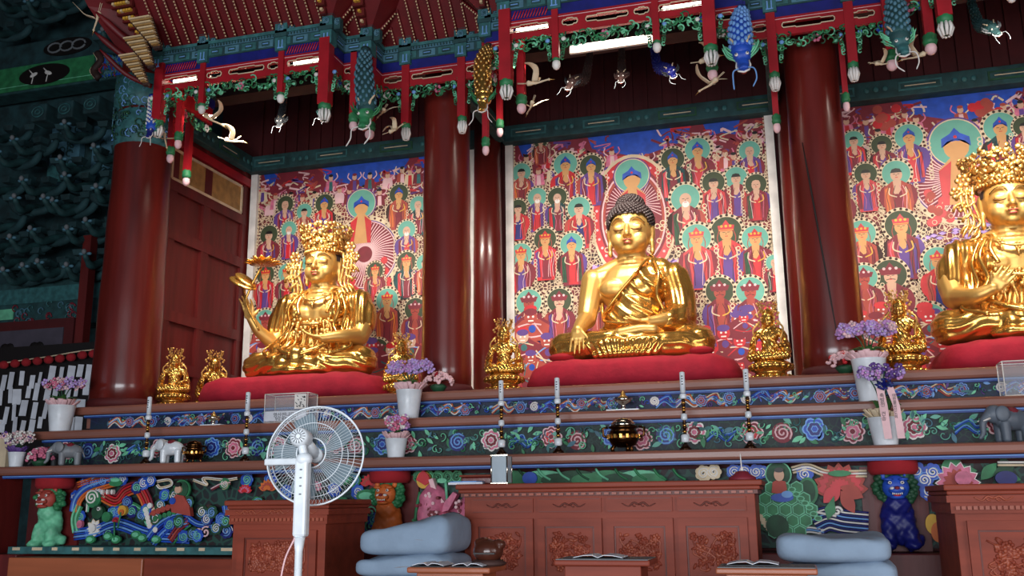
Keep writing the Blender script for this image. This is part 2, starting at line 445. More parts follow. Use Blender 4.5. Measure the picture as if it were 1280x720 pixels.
# ---- big painted relief panels under the counter
YR = 7.5
def q(px, py, Y=YR): v = at(px, py, Y); return (v.x, 0, v.z)
def Q(L, Y=YR): return [q(*p, Y) for p in L]
def band(r, L, w, cols, Y=YR, step=.5):
    """parallel painted strands following a px polyline"""
    pts = bez([q(*p, Y) for p in L], 8); n = len(cols)
    for i, c in enumerate(cols):
        off = (i-(n-1)/2)*w
        line = []
        for k, p in enumerate(pts):
            a = pts[max(k-1, 0)]; bb_ = pts[min(k+1, len(pts)-1)]; d = (bb_-a).normalized(); nn = Vector((-d.z, 0, d.x))
            line.append(p+nn*off)
        r.b.use(c).tube([(p.x, r.Y-r.o-.004*(i % 2), p.z) for p in line], w*.55, 6, flat=.8)
panel = MB().use(swirlp); panel.bb(-6.4, 3.2, 7.53, 7.62, .95, 1.53); panel.build('panel_ground', None, altar)
def cloudsp(r, px, py, rad, c1=blue, c2=white, c3=lblue):
    x, _, z = q(px, py, r.Y)
    for i in range(7):
        a = 2*PI*i/7; r.disc(x+rad*.6*math.cos(a), z+rad*.6*math.sin(a), rad*.45, c1, t=.008)
    r.spiral(x, z, rad*.7, c2, rad*.09, 2, px); r.spiral(x, z, rad*.95, c3, rad*.06, 1, px+2)
# left panel: dragon, lotus, crane-rider
r = Rel(YR, .02, .0005)
for px in range(97, 300, 6): cloudsp(r, px, 600+random.uniform(-4, 72), .055, random.choice((blue, dgreen, nblue)), random.choice((lblue, white, lgreen)))
r.cut('cloud_carving'); r.o = .03
band(r, [(96, 668), (122, 664), (150, 655), (190, 668), (240, 672)], .022, [blue, lblue, blue, lblue, blue])
band(r, [(96, 640), (100, 624), (112, 612), (135, 604), (150, 600)], .022, [orange, orange, blue, lblue, blue])
band(r, [(100, 606), (120, 600), (135, 598), (150, 602)], .02, [orange, rust, orange])
band(r, [(130, 618), (148, 626), (160, 614), (175, 610), (184, 622), (190, 640)], .024, [orange, bred, rust, bred, maroon])
band(r, [(140, 642), (155, 634), (168, 632), (180, 640), (190, 655)], .018, [lgreen, green, lgreen, green])
r.disc(*q(122, 624)[::2], .075, green, t=.03); r.spiral(*q(120, 622)[::2], .07, white, .009, 2, 0)
band(r, [(112, 640), (115, 622), (126, 614), (134, 622)], .014, [lgreen, white])
r.disc(*q(128, 640)[::2], .06, dgreen, t=.04); r.disc(*q(140, 646)[::2], .045, green, t=.05)
for x in (134, 140, 146): r.disc(*q(x, 615)[::2], .01, white, .022, t=.04)
r.disc(*q(131, 636)[::2], .016, white, t=.055); r.disc(*q(131, 636)[::2], .008, black, t=.06)
r.disc(*q(150, 604)[::2], .07, green, .03, t=.03); r.disc(*q(150, 600)[::2], .05, lgreen, .018, t=.035)
band(r, [(99, 665), (97, 648), (103, 632)], .02, [green, lgreen, green, lgreen]); 
r.disc(*q(105, 655)[::2], .03, pink, .035, t=.03)
r.cut('dragon_relief')
def lotus(r, px, py, R, c1, c2, n=7, up=True):
    x, _, z = q(px, py, r.Y)
    for k, (rr, c) in enumerate(((R, c1), (R*.72, c2), (R*.45, c1))):
        for i in range(n):
            a = PI*(i+.5)/n if up else 2*PI*i/n
            r.leaf(x, z, rr, a, c, .5)
        r.o += .005
for R_, c in ((.075, white),): 
    x, _, z = q(121, 660)
    for i in range(8): r.leaf(x, z, .085, 2*PI*i/8+.2, white, .6, edge=cream)
    r.disc(x, z, .035, white, t=.03)
for px, py in ((118, 674), (140, 670), (150, 674), (175, 668), (183, 672), (200, 674)): r.disc(*q(px, py)[::2], .05, green, .035, t=.02); r.disc(*q(px, py)[::2], .032, lgreen, .02, t=.03)
lotus(r, 149, 652, .045, bred, maroon); r.line([q(149, 652), q(149, 675)], .008, green)
r.disc(*q(161, 638)[::2], .045, yellow, t=.035); r.disc(*q(161, 640)[::2], .025, orange, t=.045); r.line([q(161, 640), q(157, 660)], .008, green)
r.cut('lotus_relief')
# crane body / feathers
for i in range(7):
    r.disc(*q(186+i*1.2+(6 if i in (0, 6) else 0), 632+i*5)[::2], .024, white, t=.02)
band(r, [(192, 658), (191, 645), (200, 636)], .02, [orange, rust, cream])
for i in range(6): r.disc(*q(198+i*6, 641-i*2.2)[::2], .026, rust, t=.03+i*.001)
for i in range(6): r.disc(*q(200+i*6, 648-i*2)[::2], .022, green, t=.03+i*.001)
band(r, [(192, 676), (205, 660), (222, 650), (240, 648)], .022, [blue, lblue, blue, nblue, blue, lblue, blue])
band(r, [(218, 676), (228, 662), (240, 652)], .024, [green, maroon, rust, maroon])
r.cut('phoenix_relief')
x, _, z = q(232, 612); r.disc(x, z, .085, green, t=.02); r.disc(x, z, .072, dgreen, t=.03); r.disc(*q(230, 612)[::2], .033, skinl, t=.05); r.disc(*q(230, 606)[::2], .03, black, .02, t=.055)
r.P(Q([(222, 640), (222, 625), (228, 618), (237, 620), (244, 632), (246, 645)]), rust, .05); r.disc(*q(224, 626)[::2], .03, blue, t=.06)
band(r, [(236, 645), (252, 655), (275, 655), (285, 645), (284, 632)], .018, [blue, lblue, blue]); r.disc(*q(266, 636)[::2], .04, brown, t=.02)
r.cut('rider_relief')
for px, py in ((262, 665), (252, 668)): r.spiral(*q(px, py)[::2], .05, lpink, .009, 1.5, 1)
band(r, [(200, 602), (215, 600), (218, 606), (205, 610), (200, 606)], .014, [cream, white])
band(r, [(245, 600), (262, 606), (258, 598), (285, 600), (300, 598)], .014, [cream, white])
cloudsp(r, 184, 604, .06, blue, white, lblue); cloudsp(r, 287, 663, .065, nblue, lblue, white); cloudsp(r, 285, 605, .05, green, white, cream)
band(r, [(268, 612), (280, 606), (292, 604)], .014, [maroon, lpink]); lotus(r, 310, 615, .07, bred, pink)
r.build('cloud_carving', altar)
# middle panel: red lotus, leaves (behind the fan) and post lion, then fish
r = Rel(YR, .02, .0005)
for px, py in ((340, 600), (360, 615), (385, 605), (420, 612), (445, 600), (350, 640), (430, 630), (470, 650), (480, 600), (450, 615), (312, 600), (325, 630), (460, 670)): cloudsp(r, px, py, .06, random.choice((green, blue, dgreen)), random.choice((lgreen, white, lblue)))
r.cut('cloud_carving'); lotus(r, 338, 612, .09, orange, rust); r.cut('lotus_relief'); lotus(r, 396, 612, .08, pink, lpink); r.cut('lotus_relief'); lotus(r, 465, 606, .09, bred, rust, 8); r.cut('lotus_relief')
for px, py, s_ in ((435, 600, .07), (462, 620, .09), (474, 624, .07), (452, 630, .05)): r.disc(*q(px, py)[::2], s_, green, s_*.6, t=.03); r.disc(*q(px, py)[::2], s_*.7, lgreen, s_*.35, t=.04)
r.cut('leaf_relief')
for i in range(5): r.spiral(*q(468+i % 2*10, 640+i*9)[::2], .05, random.choice((lblue, lgreen, white)), .007, 1.5, i)
r.build('scroll_relief', altar)
r = Rel(YR, .02, .0005)
for px in range(525, 580, 12): cloudsp(r, px, 596, .05, green, dgreen, lgreen)
r.disc(*q(533, 600)[::2], .06, yellow, .07, t=.04)
r.P(Q([(525, 600), (529, 592), (534, 588), (540, 594), (543, 602), (536, 607)]), bred, .06)
r.line([q(530, 615), q(526, 635), q(524, 650)], .014, green); r.disc(*q(528, 650)[::2], .07, green, .02, t=.03)
r.line([q(560, 602), q(562, 625)], .012, lgreen); r.disc(*q(556, 601)[::2], .04, lgreen, .02, t=.04)
r.cut('tulip_relief')
bod = bez(Q([(542, 604), (546, 628), (543, 648), (560, 656), (580, 646), (600, 622)]), 8)
r.b.use(pink).tube([(p.x, YR-.05, p.z) for p in bod], [.02, .05, .07, .1, .12, .13]+[.13]*(len(bod)-6), 10, flat=.7)
r.P(Q([(541, 600), (546, 598), (552, 616), (561, 628), (550, 630)]), lpink, .07); r.P(Q([(561, 628), (572, 615), (577, 618), (566, 638), (558, 640)]), pink, .08)
R = random.Random(1)
for i in range(60):
    p = bod[R.randrange(6, len(bod))]; r.disc(p.x+R.uniform(-.09, .09), p.z+R.uniform(-.1, .1), .013, R.choice((maroon, lpink)), t=.12)
r.build('fish_relief', altar)
# strip seen over the cabinet
r = Rel(YR, .02, .0005)
for i in range(5): r.disc(*q(640+i*40, 596)[::2], .16, (green, lgreen, dgreen, green, lgreen)[i], .05, t=.015); 
for i in range(5): r.disc(*q(660+i*38, 600)[::2], .13, (green, dgreen)[i % 2], .05, t=.03)
r.disc(*q(665, 598)[::2], .06, blue, .05, t=.05); lotus(r, 803, 601, .08, white, pink, 5)
r.cut('leaf_relief'); cloudsp(r, 880, 592, .06, cream, white, cream); cloudsp(r, 893, 590, .055, cream, white, white)
r.cut('cloud_carving')
for px in (918, 930, 945): cloudsp(r, px, 590, .055, blue, white, lblue)
r.cut('cloud_carving')
for px in range(650, 860, 24): r.line([q(px, 586), q(px+6, 594), q(px+16, 600)], .01, random.choice((green, lgreen, dgreen)))
r.build('green_relief', altar)
# turtle panel
r = Rel(YR, .02, .0005)
hexc = []
sh = Q([(945, 640), (948, 620), (962, 606), (980, 603), (1000, 612), (1014, 632), (1018, 650), (1000, 668), (965, 668), (948, 660)])
r.P(sh, dgreen, .03); r.b.use(green); 
hr = .052
for iy in range(-3, 4):
    for ix in range(-4, 5):
        cx, _, cz = q(982, 637); x = cx+ix*hr*1.75+(iy % 2)*hr*.87; z = cz+iy*hr*1.5
        px_ = 982+(x-cx)*165; py_ = 637-(z-cz)*165
        if ((px_-981)/32)**2+((py_-637)/30)**2 < 1:
            r.P([(x+hr*.95*math.cos(PI/6+k*PI/3), 0, z+hr*.95*math.sin(PI/6+k*PI/3)) for k in range(6)], lgreen, .04)
            r.P([(x+hr*.78*math.cos(PI/6+k*PI/3), 0, z+hr*.78*math.sin(PI/6+k*PI/3)) for k in range(6)], green, .044)
for i in range(7):
    a = q(990+i*5.4, 612+i*5.6+(i > 4)*2); r.disc(a[0], a[2], .03, lgreen, .02, 8, t=.05); r.disc(a[0], a[2], .02, green, .013, 8, t=.055)
for i in range(5): a = q(950+i*3, 645+i*4); r.disc(a[0], a[2], .025, cream, .016, 8, t=.05)
r.disc(*q(972, 657)[::2], .08, dgreen, .08, t=.06); r.disc(*q(1010, 614)[::2], .07, green, .1, t=.02); r.disc(*q(1010, 614)[::2], .05, dgreen, .08, t=.03)
r.cut('turtle_relief')
x, _, z = q(973, 593); r.disc(x, z, .095, lgreen, t=.02); r.disc(x, z, .085, dgreen, t=.03)
r.P(Q([(965, 616), (966, 603), (972, 600), (982, 602), (984, 612), (978, 618)]), rust, .06); r.disc(*q(974, 594)[::2], .036, skinl, .045, t=.07); r.disc(*q(974, 588)[::2], .034, black, .018, t=.08)
r.disc(*q(978, 622)[::2], .08, blue, .032, t=.06); r.disc(*q(984, 618)[::2], .04, lblue, .025, t=.07)
r.cut('rider_relief')
for px in (944, 952): cloudsp(r, px, 590, .05, blue, white, lblue)
cloudsp(r, 1006, 593, .06, blue, white, lblue)
band(r, [(990, 588), (1010, 584), (1035, 592), (1083, 592)], .02, [cream, white, cream])
r.cut('cloud_carving')
x, _, z = q(1050, 608)
for k, (rr, cc) in enumerate(((.19, rust), (.16, bred), (.11, rust), (.08, bred))):
    for i in range(9): r.leaf(x, z-.02, rr, PI*(i)/8, cc, .55)
    r.o += .005
r.leaf(x, z, .17, -.5, rust, .6); r.leaf(x, z, .17, -2.4, bred, .6); r.leaf(x, z-.03, .18, -1.1, rust, .5); r.disc(x, z+.09, .08, green, .022, t=.05)
r.P(Q([(1030, 636), (1042, 620), (1044, 640), (1034, 650)]), green, .03)
r.cut('lotus_relief')
band(r, [(1018, 655), (1035, 648), (1055, 652), (1085, 655)], .016, [nblue, white, nblue, lblue, nblue, white, nblue, lblue, nblue, white, nblue])
r.spiral(*q(1046, 639)[::2], .035, white, .01, 1.3, 0); r.line(Q([(1020, 640), (1030, 642), (1045, 645)]), .01, white)
band(r, [(995, 668), (1010, 662), (1030, 665)], .016, [white, lblue, white])
r.build('wave_relief', altar)
# far right panel
r = Rel(YR, .02, .0005)
for px, py in ((1145, 588), (1155, 600), (1165, 590), (1160, 615)): cloudsp(r, px, py, .06, blue, white, lblue)
for px, py in ((1175, 585), (1190, 590), (1225, 600), (1240, 595), (1262, 598), (1275, 600)): r.leaf(*q(px, py)[::2], .16, random.uniform(0, 3), random.choice((green, dgreen)), .5)
r.cut('leaf_relief')
x, _, z = q(1196, 600)
for k, (rr, cc) in enumerate(((.15, white), (.14, pink), (.1, rust))):
    for i in range(8): r.leaf(x, z-.02, rr, PI*(i)/7, cc, .5)
    r.o += .005
r.disc(*q(1202, 598)[::2], .055, pink, .05, t=.03); r.disc(*q(1255, 598)[::2], .07, nblue, .05, t=.03); band(r, [(1245, 580), (1280, 580)], .02, [cream, white])
r.cut('peony_relief')
for i in range(6): r.disc(*q(1165+i*7, 655+(i % 2)*10)[::2], .05, (yellow, orange, green)[i % 3], .07, t=.02)
r.build('fruit_relief', altar)

# ---- carved lions on the posts
def lion(px_x, body_m, mane_m, face_m, big=1):
    par = bpy.data.objects.new('lion_carving', None); COL.objects.link(par); par.parent = altar; par.location = Vector((px_x, 7.38, .95))-Vector(altar.location)
    b = MB(); 
    b.ell((0, .02, .2), (.12, .09, .18)); b.ell((-.07, -.03, .1), (.055, .06, .12)); b.ell((.07, -.03, .1), (.055, .06, .12)); b.ell((-.08, -.06, .03), (.06, .07, .035)); b.ell((.08, -.06, .03), (.06, .07, .035))
    b.ell((0, -.03, .3), (.09, .07, .08)); b.ell((.11, .03, .06), (.06, .06, .05)); b.ell((-.11, .03, .06), (.06, .06, .05))
    V, F, N = clay(b, 'x', .012, 3)
    V = V+N*(np.sin(V[:, 0]*90)*np.sin(V[:, 2]*90))[:, None]*.005
    mesh_part('body', V, F, body_m, par)
    R = random.Random(int(px_x*100)); b = MB()
    for i in range(110):
        a = R.uniform(0, 2*PI); t = R.uniform(0, 1)
        rr = .09+.05*R.random(); x = rr*math.cos(a); z = .42+rr*.9*math.sin(a); y = -.03+.05*(R.random())
        b.ell((x, y, z), (.026, .03, .022), n=8, k=5)
    b.ell((0, .03, .42), (.12, .06, .11))
    b.build('mane', mane_m, par, world=False)
    b = MB(); b.ell((0, -.05, .42), (.09, .06, .085)); b.ell((0, -.11, .4), (.055, .04, .03)); b.ell((0, -.1, .355), (.05, .035, .018)); b.ell((-.04, -.09, .45), (.022, .02, .016)); b.ell((.04, -.09, .45), (.022, .02, .016))
    for s in (-1, 1): b.ell((s*.075, -.04, .5), (.022, .015, .03), n=10, k=6); b.ell((s*.05, -.1, .475), (.035, .02, .012), n=8, k=5)
    b.build('head', face_m, par, world=False)
    b = MB().use(white)
    for i in range(6): b.ell((-.03+i*.012, -.135, .378), (.005, .006, .009), n=6, k=4)
    for s in (-1, 1): b.ell((s*.04, -.108, .452), (.014, .008, .012), n=8, k=5); b.ell((s*.028, -.125, .412), (.02, .02, .013), n=8, k=5)
    b.use(bred).ell((0, -.115, .365), (.028, .03, .008), n=8, k=5); b.use(maroon).ell((0, -.145, .415), (.018, .014, .012), n=8, k=5)
    b.use(black)
    for s in (-1, 1): b.ell((s*.04, -.116, .452), (.006, .005, .006), n=6, k=4)
    b.build('face_markings', None, par, world=False)
lion(PX[0], lgreen, green, rust); lion(PX[1], orange, green, orange); lion(PX[2], nblue, dgreen, blue)
# ================================================================ COLUMNS
def column(x, r0, r1, label):
    t = thing('column', label, 'column', (x, 8.2, 2.25))
    n = 20; prof = [(r0+(r1-r0)*(i/n)**.9+.004*math.sin(i*1.7), i/n*4.6) for i in range(n+1)]
    b = MB(); b.lathe(prof, (0, 0, 0), 40); b.build('shaft', lacq, t, world=False)
    b = MB(); b.lathe([(r0+.015, 0), (r0+.02, .05), (r0+.005, .08)], (0, 0, 0), 40); b.build('base_ring', dred, t, world=False)
    return t
lc = column(-6.44, .335, .26, 'thick dark red lacquered column at the left end, beside the boarded side wall')
b = MB().use(teal).lathe([(.27, 2.72), (.3, 2.75), (.3, 3.1), (.27, 3.14), (.33, 3.2), (.33, 3.5)], (0, 0, 0), 32)
R = random.Random(12)
for i in range(90):
    a = R.uniform(PI, 2*PI); z = R.uniform(2.8, 3.45); rr = .315; k = R.uniform(.02, .05)
    b.use(R.choice((tealb, lblue, teald, dgreen))).tube([((rr+.01)*math.cos(a+k*3*math.cos(j)), (rr+.01)*math.sin(a+k*3*math.cos(j)), z+k*math.sin(j)) for j in range(6)], .007, 5)
b.build('painted_head', None, lc, world=False)
column(-3.0, .228, .215, 'slender dark red lacquered column between the left statue and the central statue')
column(.37, .255, .2, 'dark red column with a long vertical crack, right of the central statue')
# crack on the right column
b = MB().use(black)
pts = [(at(1003+ (i/12)*45, 175+i*21, 7.94)) for i in range(13)]
kc = [c for c in bpy.data.objects if c.name == 'column.002'][0]
P3 = []
for p in pts:
    h = (p.z-2.25)/4.6; rr = .255+(.2-.255)*max(h, 0)**.9+.003; dx = max(-rr*.98, min(rr*.98, p.x-.37)); P3.append((.37+dx, 8.2-math.sqrt(max(rr*rr-dx*dx, 1e-6)), p.z))
b.tube(P3, [.004, .007, .008, .008, .008, .008, .008, .007, .006, .006, .005, .004, .002], 5).build('crack', None, kc)
for x, s in ((-3.2+.02, 'behind the column left of the central statue'), (.22, 'behind the cracked column right of the central statue')):
    b = MB(); b.lathe([(.17, 2.25), (.165, 4), (.15, 6)], (x, 10.05, 0), 24); tag(b.build('column', lacq), 'thin dark red rear column ' + s, 'column')

# ================================================================ BIG STATUES
def limb(b, P, r): b.tube(bez(P, 6), r, 12); b.ell(P[0], r[0]); b.ell(P[-1], r[-1])
def head_clay(b, z0=0, hs=1):
    H = lambda x, y, z: (x*hs, y*hs, 1.22+(z-1.22)*hs+z0)
    E_ = lambda c, r, R=None: b.ell(H(*c), tuple(k*hs for k in r), R, 24, 16)
    E_((0, 0, 1.27), (.2, .22, .25)); E_((0, -.05, 1.15), (.165, .165, .15)); E_((.085, -.12, 1.16), (.085, .08, .09)); E_((-.085, -.12, 1.16), (.085, .08, .09))
    E_((0, -.17, 1.065), (.06, .05, .045)); E_((0, -.02, 1.04), (.13, .12, .07))
    b.tube([H(0, -.2, 1.31), H(0, -.225, 1.25), H(0, -.25, 1.19)], [.014*hs, .018*hs, .028*hs], 10); E_((0, -.25, 1.185), (.026, .022, .022))
    for s in (-1, 1):
        E_((s*.024, -.228, 1.178), (.02, .02, .015))
        b.tube(bez([H(s*.02, -.205, 1.3), H(s*.06, -.212, 1.335), H(s*.11, -.195, 1.335), H(s*.155, -.15, 1.3)], 5), .012*hs, 8)
        E_((s*.08, -.185, 1.262), (.055, .028, .03)); E_((s*.08, -.192, 1.245), (.05, .02, .014))
        E_((s*.205, .01, 1.25), (.025, .05, .09)); E_((s*.2, -.005, 1.12), (.022, .032, .1)); E_((s*.2, -.01, 1.06), (.024, .03, .03))
    E_((0, -.218, 1.128), (.05, .022, .014)); E_((.018, -.226, 1.134), (.022, .016, .012)); E_((-.018, -.226, 1.134), (.022, .016, .012)); E_((0, -.214, 1.105), (.04, .022, .016))
def face_lines(par, z0, hs, sc_):
    H = lambda x, y, z: (x*hs*sc_, y*hs*sc_, (1.22+(z-1.22)*hs+z0)*sc_)
    for s in (-1, 1):
        MB().tube(bez([H(s*.03, -.208, 1.243), H(s*.08, -.217, 1.228), H(s*.135, -.19, 1.243)], 6), [.003*sc_]+[.0055*sc_]*11+[.003*sc_], 6).build('eyelid_line', gold_d, par, world=False)
        MB().tube(bez([H(s*.022, -.219, 1.303), H(s*.06, -.227, 1.34), H(s*.11, -.209, 1.34), H(s*.155, -.162, 1.303)], 6), .003*sc_, 6).build('brow_line', gold_d, par, world=False)
    b = MB(); b.ell(H(.017, -.2345, 1.132), (.024*sc_, .012*sc_, .008*sc_)); b.ell(H(-.017, -.2345, 1.132), (.024*sc_, .012*sc_, .008*sc_)); b.ell(H(0, -.2275, 1.106), (.032*sc_, .012*sc_, .01*sc_)); b.build('lips', lip, par, world=False)
    b = MB(); b.ell(H(0, -.226, 1.37), (.008*sc_, .006*sc_, .008*sc_), n=8, k=6); b.build('forehead_mark', gold_d, par, world=False)
def hand(b, w, d, side, spread=(-.054, -.018, .018, .052), L=.19, curl=.0, r=.0125, thumb=(1, .3), up=Vector((0, -.35, .0))):
    """palm starts at w, fingers run along d; side = vector across the palm"""
    w = Vector(w); d = Vector(d).normalized(); s = Vector(side).normalized(); n = d.cross(s)
    b.ell(w+d*.05, (1, 1, 1)) if 0 else None
    for k in range(7): 
        b.tube([w+s*(.036*(k-3)/3), w+d*.085+s*(.042*(k-3)/3)], [.022, .018], 8); 
    for i, o in enumerate(spread):
        Lf = L*(.85, 1, .95, .75)[i]*.62; a = w+d*.085+s*o; dd = (d+s*o*1.5).normalized()
        P = [a, a+dd*Lf*.45+n*curl*.3*Lf, a+dd*Lf*.8+n*curl*.8*Lf, a+dd*Lf+n*curl*1.3*Lf]
        b.tube(P, [r*1.1, r, r*.92, r*.75], 8, ball=True)
    t0 = w+d*.02+s*(-.04*thumb[0]); td = (d*.8-s*thumb[0]*.7+n*thumb[1]).normalized(); b.tube([t0, t0+td*.05, t0+td*.09+d*.01], [.02, .016, .012], 8, ball=True)
def legs(b, inf=0):
    for s in (-1, 1):
        limb(b, [(s*.16, .06, .17), (s*.4, -.1, .17), (s*.6, -.25, .14)], [.19+inf, .17+inf, .135+inf])
        b.ell((s*.6, -.27, .135), (.135+inf, .14+inf, .12+inf))
    limb(b, [(.6, -.3, .12), (.25, -.46, .1), (-.15, -.48, .09)], [.11+inf, .1+inf, .08+inf])
    limb(b, [(-.6, -.3, .12), (-.25, -.42, .15), (.12, -.45, .19)], [.11+inf, .1+inf, .075+inf])
    b.ell((0, -.1, .08), (.62, .36, .1))
def torso(b, inf=0, k=1):
    b.ell((0, 0, .72), (.33+inf, .2+inf, .26+inf)); b.ell((0, -.03, .42), (.27+inf, .2+inf, .3+inf)); b.ell((0, .02, .2), (.33+inf, .25+inf, .2+inf))
    limb(b, [(-.37, .02, .8), (0, .03, .86), (.37, .02, .8)], [.12+inf, .14+inf, .12+inf])
    for s in (-1, 1): b.ell((s*.15, -.13, .7), (.15+inf, .08+inf, .1+inf)); limb(b, [(s*.05, .02, .96), (s*.2, .03, .9), (s*.38, .02, .82)], [.1+inf, .09+inf, .1+inf])
def neck(b):
    b.tube([(0, .01, 1.12), (0, .01, .9)], [.13, .145], 16)
    for z, r_ in ((1.015, .143), (.975, .15), (.935, .158)): b.ell((0, 0, z), (r_, r_*.95, .022))
def statue_common(root, S, V, F, N, nm, mt, **k): return mesh_part(nm, V, F, mt, root, sc=S, **k)

def carve(o, S, zl):
    import bmesh
    me = o.data; bm = bmesh.new(); bm.from_mesh(me)
    kill = [v for v in bm.verts if v.co.y < .02*S and v.co.z < (zl-max(0, abs(v.co.x)/S-.14)*1.9)*S]
    bmesh.ops.delete(bm, geom=kill, context='VERTS'); bm.to_mesh(me); bm.free()
def crown(root, S, z=1.40, r0=.215, r1=.34, h=.27, seed=1, n=420, ys=1.0, cy=.02):
    R = random.Random(seed); b = MB()
    for i in range(n):
        a = R.uniform(0, 2*PI); t = R.random(); rr = r0+(r1-r0)*t**1.2+R.uniform(-.01, .02)
        hh = z+.03+h*t*(1+.18*abs(math.cos(a*4)))
        p = (rr*math.cos(a), cy+rr*ys*math.sin(a), hh)
        b.ell([c*S for c in p], (.026*S*R.uniform(.6, 1.2), .011*S, .026*S*R.uniform(.6, 1.2)), rotm(R.uniform(-.8, .8), R.uniform(-1, 1), a+PI/2), 7, 5)
    b.build('crown_leaves', gold_o, root, world=False)
    b = MB()
    b.lathe([((r0-.01)*S, z*S), ((r0+.005)*S, (z+.04)*S), ((r0+(r1-r0)*.5)*S, (z+h*.75)*S), ((r0-.02)*S, (z+h*.8)*S)], (0, cy*S, 0), 40, sy=ys)
    b.build('crown_band', gold_p, root, world=False)
    b = MB()
    for i in range(40):
        a = 2*PI*i/40; b.ell(((r0+.012)*math.cos(a)*S, (cy+(r0+.012)*ys*math.sin(a))*S, (z+.012)*S), .017*S, n=8, k=6)
    b.build('crown_beads', gold_o, root, world=False)
    b = MB(); b.ell((0, .02*S, (z-.1)*S), (.212*S, .232*S, .17*S), n=28, k=14); 
    carve(b.build('hair', hair_m, root, world=False), S, z-.005)
def side_ornament(root, S, s, seed, top=1.5):
    b = MB(); R = random.Random(seed)
    def flower(x, y, z, r):
        for k in range(6): a = 2*PI*k/6; b.ell(((x+r*math.cos(a))*S, y*S, (z+r*math.sin(a))*S), (r*.55*S, .018*S, r*.55*S), n=8, k=5)
        b.ell((x*S, (y-.015)*S, z*S), (r*.4*S, .02*S, r*.4*S), n=8, k=5)
    for (x, z, r) in ((.33, top, .045), (.39, top-.11, .04), (.3, top-.13, .035), (.36, top-.24, .035)): flower(s*x, -.05, z, r)
    for k in range(4):
        z = top-.18-k*.1; x = .33+.04*math.sin(k*2)
        pts = [(s*(x+.07*math.cos(a))*S, (-.05-.02*math.sin(a*2))*S, (z+.065*math.sin(a))*S) for a in [i*PI/6 for i in range(0, 11)]]
        b.tube(pts, .017*S, 6, flat=.6)
    for k in range(3):
        x = .25+k*.045
        pts = bez([(s*x*S, -.04*S, (top-.05)*S), (s*(x+.02)*S, -.06*S, (top-.2)*S), (s*(x-.02)*S, -.05*S, (top-.38)*S), (s*(x+.05)*S, -.08*S, (top-.52)*S)], 5)
        b.tube(pts, [.017*S]*(len(pts)-1)+[.006*S], 6, flat=.5)
    b.build('ribbon_ornament', gold_o, root, world=False)
SX, SY = (-4.63, -1.37, 1.95), 8.9

# ---- central earth-touching figure
S = 1.02
t = thing('seated_buddha_statue', 'central golden seated statue with tight dark curls, bare right shoulder and hand over the knee', 'statue', (SX[1], SY, 2.54), 'large golden altar statues')
b = MB(); torso(b); neck(b); head_clay(b); legs(b, -.03)
limb(b, [(-.37, .0, .81), (-.405, -.05, .6), (-.42, -.14, .42)], [.12, .095, .088]); limb(b, [(-.42, -.14, .42), (-.43, -.3, .35), (-.44, -.44, .27)], [.088, .072, .055])
hand(b, (-.44, -.46, .275), (0.02, -.22, -1), (1, 0, 0), L=.24, curl=.1, r=.013, thumb=(-1, .1))
hand(b, (.2, -.42, .315), (-1, -.1, -.02), (0, 1, -.25), L=.22, curl=-.25, r=.0145, thumb=(-1, -.2)); limb(b, [(.44, -.2, .4), (.32, -.34, .34), (.2, -.42, .315)], [.08, .065, .048])
limb(b, [(-.05, -.49, .215), (.12, -.49, .24), (.24, -.49, .235)], [.05, .055, .045])   # upturned foot
limb(b, [(-.02, -.53, .1), (-.2, -.5, .13), (-.34, -.45, .12)], [.05, .06, .05])
V, F, N = clay(b, 'x', .0085, 3)
mesh_part('body', V, F, gold, t, sc=S)
face_lines(t, 0, 1, S)
b = MB(); torso(b, .012); legs(b, .012)
limb(b, [(.38, .02, .8), (.43, -.02, .6), (.44, -.1, .4)], [.135, .13, .14]); limb(b, [(.44, -.1, .4), (.4, -.22, .36), (.34, -.3, .34)], [.14, .12, .09])
limb(b, [(.44, -.05, .4), (.47, -.12, .25), (.46, -.2, .2)], [.12, .12, .1])
b.ell((-.02, -.5, .03), (.3, .13, .055)); b.ell((-.12, -.53, .1), (.16, .08, .08))
V, F, N = clay(b, 'x', .0105, 5)
x, y, z = V[:, 0], V[:, 1], V[:, 2]
edge = .50+(x+.22)*1.18
keep = np.where(z > .4, (z < edge) | ((x > .12) & (y > -.02)) | (x > .36) | (y > .06), True) & ~((z > .9) & (x < .16)) & ~((x < -.30) & (z > .3))
sh = np.sqrt((x-.42)**2+(z-.98)**2)
ft = np.where(x > .3, np.sin(x*62+z*7+np.sin(z*9)), np.sin(sh*56+np.sin(x*11)*.9)+.25*np.sin(sh*110))
fl = np.sin(z*75+np.abs(x)*14+np.sin(x*23)*1.2)+.3*np.sin(x*60+z*30)
fan = np.sin(np.arctan2(x+.02, z+.35)*60)
d = np.where(z > .34, ft*.0085, np.where((np.abs(x+.03) < .34) & (y < -.45) & (z < .15), fan*.008, fl*.0035))
mesh_part('robe', V+N*(d+.004)[:, None], F, gold_p, t, keep=keep, solid=.012, sc=S)
# robe hem band across the chest
pts = [(-.25, -.165, .46), (-.18, -.2, .54), (-.08, -.215, .655), (.02, -.225, .76), (.09, -.2, .86), (.15, -.11, .95), (.19, -.02, .985)]
MB().tube([[c*S for c in p] for p in bez(pts, 6)], .014*S, 8).build('robe_hem', gold_p, t, world=False)
MB().tube([[c*S for c in p] for p in bez([(.22, -.1, .95), (.27, -.19, .8), (.25, -.225, .6), (.3, -.2, .45), (.28, -.25, .36)], 6)], .016*S, 8).build('robe_hem', gold_p, t, world=False)
MB().tube([[c*S for c in p] for p in bez([(-.29, -.02, .6), (-.27, -.1, .45), (-.22, -.19, .38), (0, -.25, .345), (.25, -.25, .35)], 6)], .018*S, 8).build('robe_hem', gold_p, t, world=False)
